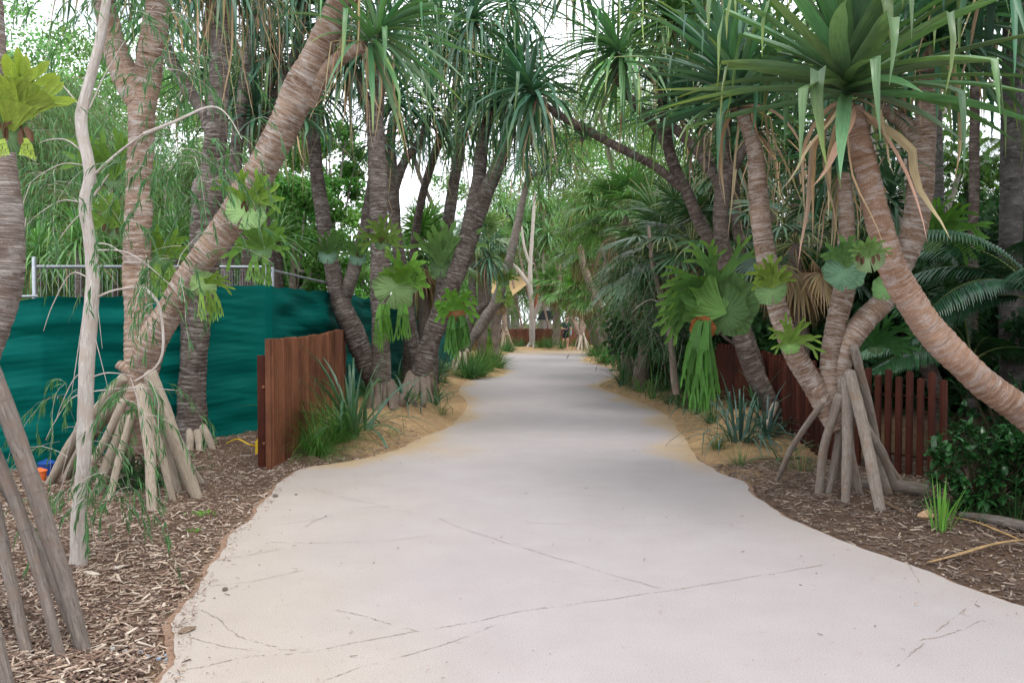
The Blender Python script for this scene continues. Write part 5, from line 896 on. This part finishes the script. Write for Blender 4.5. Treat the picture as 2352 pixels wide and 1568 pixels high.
mb = MB(); a = GR(1975,1118); b = GR(2130,1140); tube(mb, [a+[0,0,.03], a*.5+b*.5+[0,0,.05], b+[0,0,.05]], [.05,.06,.05], 12, .03, 0, .1, (1,1,1)); tag(mb.build('timber_log', M['log'], origin=a), 'low half-buried log behind the stilt root cone', 'log')
# ================================================================ shade sail, pole, canopy
def sail():
    c = [A(1176,633,52), A(1212,631,52), A(1213,648,50), A(1166,690,46), A(1120,668,47), A(1110,640,52)]
    o = thing('shade_sail', c[3], 'tan fabric shade sail slung between trees beyond the bend', 'shade sail'); mb = MB(); a, b_, d, e = np.array(A(1105,636,54)), np.array(A(1212,630,54)), np.array(A(1213,650,49)), np.array(A(1150,700,44)); n = 14; V = []
    for i in range(n+1):
        for j in range(n+1):
            u, v = i/n, j/n; p = (a*(1-u)+b_*u)*(1-v)+(e*(1-u)+d*u)*v; V.append(p+np.array([0,0,-.5*math.sin(math.pi*u)*math.sin(math.pi*v)]))
    f = [[i*(n+1)+j, i*(n+1)+j+1, (i+1)*(n+1)+j+1, (i+1)*(n+1)+j] for i in range(n) for j in range(n)]
    mb.add(V, f, (.48,.34,.17)); fo = mb.build('fabric', M['dry'], o); md = fo.modifiers.new('thick', 'SOLIDIFY'); md.thickness = .02
    mb = MB(); q = A(1236,655,50); g = A(1226,735,50); tube(mb, [(g[0], g[1], .0), g, q], [.09,.09,.08], 10, .5, c=(.28,.08,.04)); k = mb.build('sail_pole', M['chip'], None, origin=(g[0], g[1], 0)); tag(k, 'slanting rust-red steel pole behind the pale branching paperbark', 'pole')
sail()
p = A(1259,722,53); o = thing('black_canopy', (p[0], p[1], 0), 'small black pitched canopy behind the shaggy palm near the man', 'canopy'); mb = MB(); hw = .75
V = [p+[-hw,-.6,-.35], p+[hw,-.6,-.35], p+[hw,.6,-.35], p+[-hw,.6,-.35], p+[-hw*.5,0,.25], p+[hw*.5,0,.25]]; mb.add(V, [[0,1,5,4],[2,3,4,5]], (.02,.025,.025)); mb.add(V, [[1,2,5],[3,0,4]], (.02,.025,.025)); mb.build('roof', M['chip'], o, smoothf=False)
mb = MB(); tube(mb, [(p[0],p[1],0),(p[0],p[1],1),(p[0],p[1],p[2]-.1)], [.05]*3, 8, .5, c=(.05,.04,.03)); mb.build('post', M['chip'], o)
# ================================================================ background trees
pandanus_bg = []
def paper_tree(label, x, Y, h, r, arms, group='pale paperbarks beyond the far fence', crownn=5000):
    g = gz(x, Y); o = thing('paperbark_tree', (x, Y, g), label, 'paperbark tree', group); mb = MB()
    tube(mb, [(x,Y,g-.1),(x+rnd.gauss(0,.1),Y,g+h*.3),(x+rnd.gauss(0,.2),Y,g+h*.65),(x+rnd.gauss(0,.3),Y,g+h)], [r,r*.8,r*.5,r*.15], 9, .15, 0, .08); P = []
    for k in range(arms):
        t = rnd.uniform(.22, .7); s = rnd.choice((-1,1)); a = np.array([x, Y, g+h*t]); b = a+[s*h*rnd.uniform(.08,.2), rnd.gauss(0,.5), h*rnd.uniform(.12,.3)]; e = b+[s*rnd.uniform(.1,.5), 0, h*.15]; tube(mb, [a,b,e], [r*.5,r*.35,r*.12], 7, .2, 0, .06); P += [b, e]
    mb.build('trunk', M['paperbark'], o); P = np.array(P+[[x,Y,g+h*k] for k in (.75,.9,1)]); P = np.repeat(P, 4, 0)+rng.normal(size=(len(P)*4,3))*.5; mb = MB(); leafcloud(mb, P, .8, crownn, .13, (.11,.22,.07)); mb.build('crown', M['leaf'], o)
X = lambda px, Y: (px-1176)/F*Y
q = pandanus('pale bare paperbark with an upright fork, centre of the far fence', 48, [[(1222,799,9),(1222,730,8),(1219,680,7),(1218,610,6),(1224,520,5),(1228,440,4)],[(1222,735,7),(1240,695,6),(1262,655,5),(1275,620,3)],[(1219,660,6),(1195,625,5),(1172,600,3)],[(1219,610,5),(1205,570,4),(1198,520,3)]], ring_roots(1222,797,48,5,12,2,785,2.5,.4), [], 'paperbark', 'paperbark', name='paperbark_tree', cat='paperbark tree', seg=10, ring=0, step=.08)
for i, (px, Y, h, lab) in enumerate([(1256,54,9,'pale trunk just right of the fence centre tree'),(1264,56,8,'pale trunk touching the shaggy palm from behind'),(1240,62,10,'thin white trunk seen through the fork'),(1310,55,9,'white trunk leaning behind the man'),(1395,50,9,'pale trunk behind the brown leaning pandanus'),(1165,56,9,'pale trunk left of the shade sail'),(1180,62,9,'thin pale trunk under the sail'),(1340,62,10,'far pale trunk between the leaning palms')]):
    paper_tree(lab.replace('pale trunk', 'pale paperbark trunk') if 'paperbark' not in lab else lab, X(px, Y), Y, h, .22, 4)
# feathery and leafy trees (left, behind the cloth)
bgL = [(120,20,7.5,2.4),(10,17,6.5,2.2),(250,24,8.5,2.6),(-120,19,7.5,2.6),(380,27,7.5,2.4),(60,30,9.5,3.0),(520,25,6.5,2.2),(190,15.5,4.2,1.5),(330,38,10,3.4),(-60,34,11,3.6)]
LBL = ['light feathery tree seen between the left edge trunk and the white sapling','feathery tree behind the yellow-green staghorn','tall feathery tree left of the forked pandanus','weeping tree beyond the left frame edge','feathery tree right of the forked trunk','far feathery tree showing above the left cloth','weeping tree behind the stout grey trunk','low weeping tree just over the cloth at left','distant tree in the gap right of the forked trunk','distant tree at the far left']
for (px, Y, h, r), lab in zip(bgL, LBL): weeping_tree(lab, X(px, Y), Y, h, r, (.12,.25,.09), ns=1500, leafL=.20, leafW=.022, k=12, group='weeping trees behind the green cloth', L=1.3)
broad_tree('rounded bright green leafy tree beyond the Y-shaped trunk', X(760,24), 24, 6.9, 1.35, (.10,.26,.05), n=17000, leaf=.12, group=None)
broad_tree('bright green leafy bush right behind the cloth corner', X(680,19), 19, 4.6, 1.2, (.09,.24,.05), n=14000, leaf=.11)
broad_tree('leafy tree low behind the green cloth at mid left', X(560,30), 30, 6.5, 2.4, (.10,.24,.06), n=13000, leaf=.16)
for px, Y, h, r, lab in [(60,24,6.2,2.2,'full mid-green tree behind the steel post'),(230,27,7.0,2.4,'full mid-green tree between sapling and forked trunk'),(420,29,6.6,2.4,'full mid-green tree right of the forked trunk'),(-90,22,6.0,2.2,'full mid-green tree beyond the left edge'),(640,33,7.0,2.6,'full mid-green tree behind the leaning trunk'),(320,19,3.6,1.7,'mid-green bush just over the cloth behind the forked trunk')]:
    broad_tree(lab, X(px, Y), Y, h, r, (.085,.21,.05), n=13000, leaf=.10+.002*Y, z0=.1, clumps=60)
for px, Y, h, r, n, lab in [(140,27,11.5,2.8,15000,'tall light green tree filling the sky left of the forked trunk'),(300,32,12.5,3.2,15000,'tall light green tree between the two upright forks'),(470,33,12,3.0,13000,'tall light green tree behind the stout grey trunk'),(620,30,10.5,2.8,13000,'tall light green tree above the rounded leafy one'),(1440,37,13,3.4,15000,'tall light green tree over the right side of the far bend'),(1085,44,13,2.2,9000,'tall narrow light green tree left of the far bend'),(1310,56,14,4.5,15000,'tall light green tree beyond the far fence')]:
    broad_tree(lab, X(px, Y), Y, h, r, (.16,.31,.10), n=n, leaf=.10+.0015*Y, z0=.25, clumps=95, bark_='paperbark', trunk=.12)
for px, Y, h, r, lab in [(820,30,3.6,1.8,'low leafy bush behind the Y-shaped trunk'),(900,34,4.0,2,'low leafy bush behind the upright trunk'),(1010,38,4.2,2.2,'distant leafy bush under the sky gap'),(1035,40,5.5,1.8,'distant leafy tree at the left bend'),(350,22,3.2,1.8,'leafy bush behind the cloth at far left'),(130,24,3.4,2,'leafy bush behind the steel post')]:
    broad_tree(lab, X(px, Y), Y, h, r, (.11,.25,.07), n=7000, leaf=.15, z0=.05, clumps=45)
for (px, py, Y, s), lab in zip([(180,560,13,1.0),(260,600,15,1.1),(90,590,14,1),(400,560,15,1.1),(640,560,16,1.2)], ['spiky pandanus top poking over the cloth by the sapling','spiky pandanus top behind the forked trunk','spiky pandanus top left of the steel post','spiky pandanus top right of the forked trunk','spiky pandanus top behind the round-shielded fern']):
    pandanus(lab, Y, [[(px,py+330,12),(px+4,py+150,12),(px,py,10)]], [], [(px,py,0,dict(n=60,L=1.0*s,W=.045,dead=10,c=(.10,.24,.07),g=1.2))], 'bark_grey', group='small pandanus behind the cloth', seg=10, step=.05)
# far backdrop beyond the fence and bends
for i, (px, Y, h, r) in enumerate([(1130,58,9,4),(1190,66,8,4),(1250,70,9.5,4),(1310,64,10,4),(1370,60,10.5,4),(1430,56,11,4),(1080,64,8,4),(1030,58,6.5,3)]):
    weeping_tree(['weeping tree beyond the left end of the far fence','weeping tree framed under the shade sail','weeping tree behind the fork of the pale paperbark','weeping tree behind the walking man','weeping tree behind the leaning shaggy palm','tall weeping tree right of the far fence','weeping tree left of the far fence','low weeping tree under the distant sky gap'][i], X(px, Y), Y, h, r, (.18,.34,.09), ns=620, leafL=.42, leafW=.045, k=9, trunk=.2, group='weeping trees beyond the far fence', z0=.08, L=2.2)
for i, (px, py, Y) in enumerate([(1210,520,52),(1260,545,51),(1310,575,53),(1180,520,51),(1390,590,50),(1240,460,52),(1150,470,51)]):
    pandanus(['far pandanus rosette over the pale fork','far pandanus rosette left of the palm crown','far pandanus rosette above the man','far pandanus rosette by the pale leaning trunk','far pandanus rosette right of the shaggy palm','far pandanus rosette high in the central gap','far pandanus rosette left of the central gap'][i], Y, [[(px+60,790,3),(px+34,680,3),(px,py,2.5)]], [], [(px,py,0,dict(n=54,L=1.9,W=.11,dead=16,c=(.15,.32,.13),g=1.5)),(px+22,py+30,.5,dict(n=44,L=1.7,W=.11,dead=14,c=(.11,.24,.10),g=1.6))], 'bark_tan', group='far pandanus round the bend', seg=8, step=.1)
# right side thicket
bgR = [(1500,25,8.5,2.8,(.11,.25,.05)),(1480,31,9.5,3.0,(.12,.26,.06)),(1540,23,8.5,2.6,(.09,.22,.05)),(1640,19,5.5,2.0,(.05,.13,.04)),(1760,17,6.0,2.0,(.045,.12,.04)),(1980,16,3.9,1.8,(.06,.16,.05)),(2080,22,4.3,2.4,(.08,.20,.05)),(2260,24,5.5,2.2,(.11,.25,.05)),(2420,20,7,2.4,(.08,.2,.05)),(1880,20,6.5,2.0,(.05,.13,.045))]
LB = ['light green weeping tree arching over the right bend','bright weeping tree filling the centre top right of the sky gap','weeping tree above the big fan palm','dark weeping tree behind the giant fern','dark weeping tree behind the forked dark trunk','low weeping shrub tree behind the root cone','weeping tree in the bright right gap','yellow-green weeping tree near the right edge','weeping tree past the right frame edge','weeping tree behind the orange trunk']
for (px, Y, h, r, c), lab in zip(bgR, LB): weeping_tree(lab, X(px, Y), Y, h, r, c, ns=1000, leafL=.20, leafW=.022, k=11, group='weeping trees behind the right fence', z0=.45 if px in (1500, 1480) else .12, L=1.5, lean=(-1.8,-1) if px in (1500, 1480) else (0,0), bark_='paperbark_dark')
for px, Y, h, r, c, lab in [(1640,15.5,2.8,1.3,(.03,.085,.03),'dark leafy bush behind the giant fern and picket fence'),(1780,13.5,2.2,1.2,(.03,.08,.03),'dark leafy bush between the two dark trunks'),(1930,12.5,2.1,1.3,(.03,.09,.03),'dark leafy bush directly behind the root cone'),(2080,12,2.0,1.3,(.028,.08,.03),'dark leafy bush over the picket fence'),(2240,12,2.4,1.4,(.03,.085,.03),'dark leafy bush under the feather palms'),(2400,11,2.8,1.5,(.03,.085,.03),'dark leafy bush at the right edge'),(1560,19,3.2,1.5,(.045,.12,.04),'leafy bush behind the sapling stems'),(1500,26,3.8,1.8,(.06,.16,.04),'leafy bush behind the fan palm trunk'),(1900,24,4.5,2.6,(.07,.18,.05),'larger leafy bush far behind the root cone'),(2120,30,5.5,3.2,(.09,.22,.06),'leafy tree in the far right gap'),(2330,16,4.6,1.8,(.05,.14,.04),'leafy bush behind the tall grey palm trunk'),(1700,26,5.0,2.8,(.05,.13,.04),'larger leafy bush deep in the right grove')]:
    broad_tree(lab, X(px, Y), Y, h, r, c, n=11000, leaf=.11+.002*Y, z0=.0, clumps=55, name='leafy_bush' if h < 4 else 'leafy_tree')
for i, (px, Y, h) in enumerate([(1870,15,6.5),(1985,17,7),(1790,18,7),(2060,14,6),(1620,21,8)]):
    paper_tree(['shaggy pale paperbark trunk left of the middle stem','paperbark trunk seen beside the orange trunk','paperbark trunk behind the left stem','paperbark trunk in the right gap','paperbark trunk deep behind the giant fern'][i], X(px, Y), Y, h, .2, 3, 'paperbarks behind the right fence', 2500)
for x, y, h, rr, lab in [(8.2,5.5,9,2.8,'tall dark unseen tree added beside the path, right of frame, to block sky light'),(9.6,9.5,10,3.0,'tall dark unseen tree added behind the right palms to block sky light'),(7.4,2.2,9,2.6,'tall dark unseen tree added at the right, level with the viewer, for shade')]:
    broad_tree(lab, x, y, h, rr, (.035,.095,.03), n=9000, leaf=.2, z0=.15, clumps=60)  # unseen trees added right of the frame to block sky light
# ================================================================ the walking man
def person():
    g = A(1300,804,43.6); g[2] = max(gz(g[0], g[1]), .0); o = thing('person', g, 'man in navy shirt and black shorts, far along the path', 'person')
    def skin(name, J, E, mat, sub=2):
        me = bpy.data.meshes.new(name); me.from_pydata([j[:3] for j in J], E, []); ob = bpy.data.objects.new(name, me); col.objects.link(ob); ob.parent = o; ob.rotation_euler = (0,0,0)
        m = ob.modifiers.new('skin', 'SKIN'); sv = me.skin_vertices[0].data if me.skin_vertices else None
        if sv is None: me.attributes.new; bpy.context.view_layer.objects.active = ob
        m.use_smooth_shade = True
        if not me.skin_vertices:
            bm_ = __import__('bmesh').new(); bm_.from_mesh(me); bm_.verts.layers.skin.verify(); bm_.to_mesh(me); bm_.free()
        for v, j in zip(me.skin_vertices[0].data, J): v.radius = (j[3], j[4] if len(j) > 4 else j[3])
        me.skin_vertices[0].data[0].use_root = True
        s = ob.modifiers.new('sub', 'SUBSURF'); s.levels = s.render_levels = sub; me.materials.append(mat); return ob
    sk = simple('skin', (.62,.33,.25), .5, 0, 12, .06); nv = simple('navy cotton', (.012,.022,.05), .85, 0, 30, .2); bk = simple('black shorts cloth', (.008,.010,.016), .85, 0, 30, .2); hr = simple('short brown hair', (.07,.04,.03), .8, 0, 90, .3)
    J = [(0,0,.95,.12,.09),(0,0,1.15,.115,.085),(0,.0,1.38,.16,.10),(0,-.01,1.50,.06),(.01,-.04,1.58,.055),(.015,-.06,1.66,.078,.095),(.015,-.055,1.75,.070,.085),   #0-6 spine, head
         (-.10,0,.90,.075),(-.12,.02,.52,.058),(-.17,.16,.14,.036),(-.17,.10,.05,.034),(-.16,-.06,.03,.032),   #7-11 left in picture, trailing leg
         (.10,0,.90,.075),(.08,-.06,.50,.060),(.06,-.04,.10,.038),(.07,-.10,.04,.038),(.11,-.24,.03,.034),     #12-16
         (-.20,0,1.43,.062),(-.27,.03,1.16,.045),(-.10,-.20,1.13,.032),(-.03,-.24,1.15,.030,.016),            #17-20 bent arm and palm
         (.20,0,1.43,.062),(.26,.0,1.16,.045),(.25,-.16,1.02,.032),(.25,-.21,.99,.030,.016)]                  #21-24
    E = [(0,1),(1,2),(2,3),(3,4),(4,5),(5,6),(0,7),(7,8),(8,9),(9,10),(10,11),(0,12),(12,13),(13,14),(14,15),(15,16),(2,17),(17,18),(18,19),(19,20),(2,21),(21,22),(22,23),(23,24)]
    body = skin('body', J, E, sk)
    def hand(c, d, u, curl):
        mb = MB(); c = np.array(c); d = nrm(np.array(d, float)); u = np.array(u, float)
        for k in range(4):
            b = c+u*(k-1.5)*.018; l = (.072,.082,.076,.060)[k]; t = d.copy(); q = [b]
            for s in range(3): t = nrm(t+np.array([0,0,curl])); q.append(q[-1]+t*l/3)
            tube(mb, q, [.0088,.0082,.0075,.006], 6, .015, c=(.62,.33,.25))
        b = c-u*.032-d*.03; tube(mb, [b, b-u*.02+d*.025, b-u*.018+d*.052], [.0105,.0095,.007], 6, .015); h = mb.build('fingers', sk, o, origin=(0,0,0)); return h
    hand((-.005,-.255,1.155), (.9,-.35,.1), (0,.2,1), .12); hand((.25,-.225,.985), (0,-.8,-.5), (0,.4,-.9), -.2)
    # face, ears and hair
    import bmesh
    def ico(name, c, s, mat, sub=2, cut=None):
        bm = bmesh.new(); bmesh.ops.create_icosphere(bm, subdivisions=sub, radius=1); v = np.array([list(k.co) for k in bm.verts]); f = np.array([[q.index for q in k.verts] for k in bm.faces]); bm.free(); mb = MB(); mb.add(v*np.array(s)+np.array(c), f); return mb.build(name, mat, o, origin=(0,0,0))
    ico('nose', (.018,-.165,1.675), (.012,.016,.02), sk, 1); ico('ear', (-.072,-.055,1.69), (.01,.02,.03), sk, 1); ico('ear', (.10,-.055,1.69), (.01,.02,.03), sk, 1)
    for s in (-1, 1): ico('eye', (.018+s*.028,-.150,1.70), (.012,.006,.006), hr, 1)
    ico('mouth', (.018,-.150,1.635), (.022,.006,.005), simple('lips', (.4,.12,.1)), 1); ico('beard', (.018,-.118,1.615), (.05,.045,.035), hr, 2); ico('hair', (.015,-.04,1.765), (.088,.10,.07), hr, 3)
    skin('shirt', [(0,0,.93,.19,.15),(0,0,1.05,.185,.14),(0,0,1.2,.18,.135),(0,0,1.36,.19,.13),(0,-.005,1.455,.10,.09),(-.19,0,1.42,.085),(-.255,.02,1.25,.074),(.19,0,1.42,.085),(.25,.0,1.25,.074)], [(0,1),(1,2),(2,3),(3,4),(3,5),(5,6),(3,7),(7,8)], nv)
    skin('shorts', [(0,0,1.02,.16,.12),(0,0,.90,.165,.125),(-.095,0,.78,.105),(-.115,.01,.60,.088),(.095,0,.78,.105),(.09,-.04,.60,.088)], [(0,1),(1,2),(2,3),(1,4),(4,5)], bk)
    mb = MB(); tube(mb, [(-.07,-.05,1.53),(-.03,-.125,1.42),(.02,-.14,1.34),(.05,-.12,1.42),(.09,-.04,1.53)], [.010]*5, 6, .03); mb.build('lanyard', simple('cream cord', (.6,.52,.30)), o, origin=(0,0,0))
    mb = MB(); box(mb, (.03,-.27,1.215), (.075,.012,.14), (.01,.01,.012)); ph = mb.build('phone', simple('black phone', (.01,.01,.012), .3), None, origin=tuple(g)); ph.location = g; 
    ph.data.transform(__import__('mathutils').Matrix.Translation(Vector([float(q) for q in g]))); tag(ph, 'black phone held up in the man raised hand', 'phone')
    mb = MB(); p_ = g+np.array([.235,-.25,0]); tube(mb, [p_+[0,0,.82], p_+[0,0,.95], p_+[0,0,1.05], p_+[0,0,1.08]], [.042,.042,.040,.022], 12, .03); tag(mb.build('water_bottle', simple('pale blue bottle', (.25,.40,.45), .3), origin=p_), 'pale blue bottle held at the man side', 'bottle')
person()
# ================================================================ sky and light
w = bpy.data.worlds.new("World"); sc.world = w; w.use_nodes = True; nt = w.node_tree; bgn = nt.nodes['Background']
sky = nt.nodes.new('ShaderNodeTexSky'); sky.sky_type = 'NISHITA'; sky.sun_disc = False; sky.sun_elevation = R(62); sky.sun_rotation = R(150); sky.air_density = 1; sky.dust_density = 1.5
tc = nt.nodes.new('ShaderNodeTexCoord'); n1 = noise_n(nt, tc.outputs['Generated'], 2.3, 6, .6, (1,1,2.2)); cl = ramp(nt, n1, [(.30, (.2,.2,.2)),(.52, (1,1,1))])
c = mixc(nt, cl, sky.outputs[0], (11.0,11.3,12.0)); nt.links.new(c, bgn.inputs['Color']); bgn.inputs['Strength'].default_value = .145
sl = bpy.data.lights.new('sun', 'SUN'); sl.energy = 1.4; sl.angle = R(25); sl.color = (1, .96, .9); so = bpy.data.objects.new('sun', sl); sc.collection.objects.link(so)
el, az = R(62), R(150); sd = Vector((math.sin(az)*math.cos(el), math.cos(az)*math.cos(el), math.sin(el))); so.rotation_euler = sd.to_track_quat('Z', 'Y').to_euler()
sc.view_settings.view_transform = 'Standard'; sc.view_settings.look = 'None'; sc.view_settings.exposure = .5
sc.render.engine = 'CYCLES'; sc.cycles.max_bounces = 6; sc.cycles.transparent_max_bounces = 4
tot = sum(len(o.data.polygons) for o in bpy.data.objects if o.type == 'MESH'); print('faces', tot, 'objects', len(bpy.data.objects))
for o in bpy.data.objects:
    if '_b' in o: del o['_b']
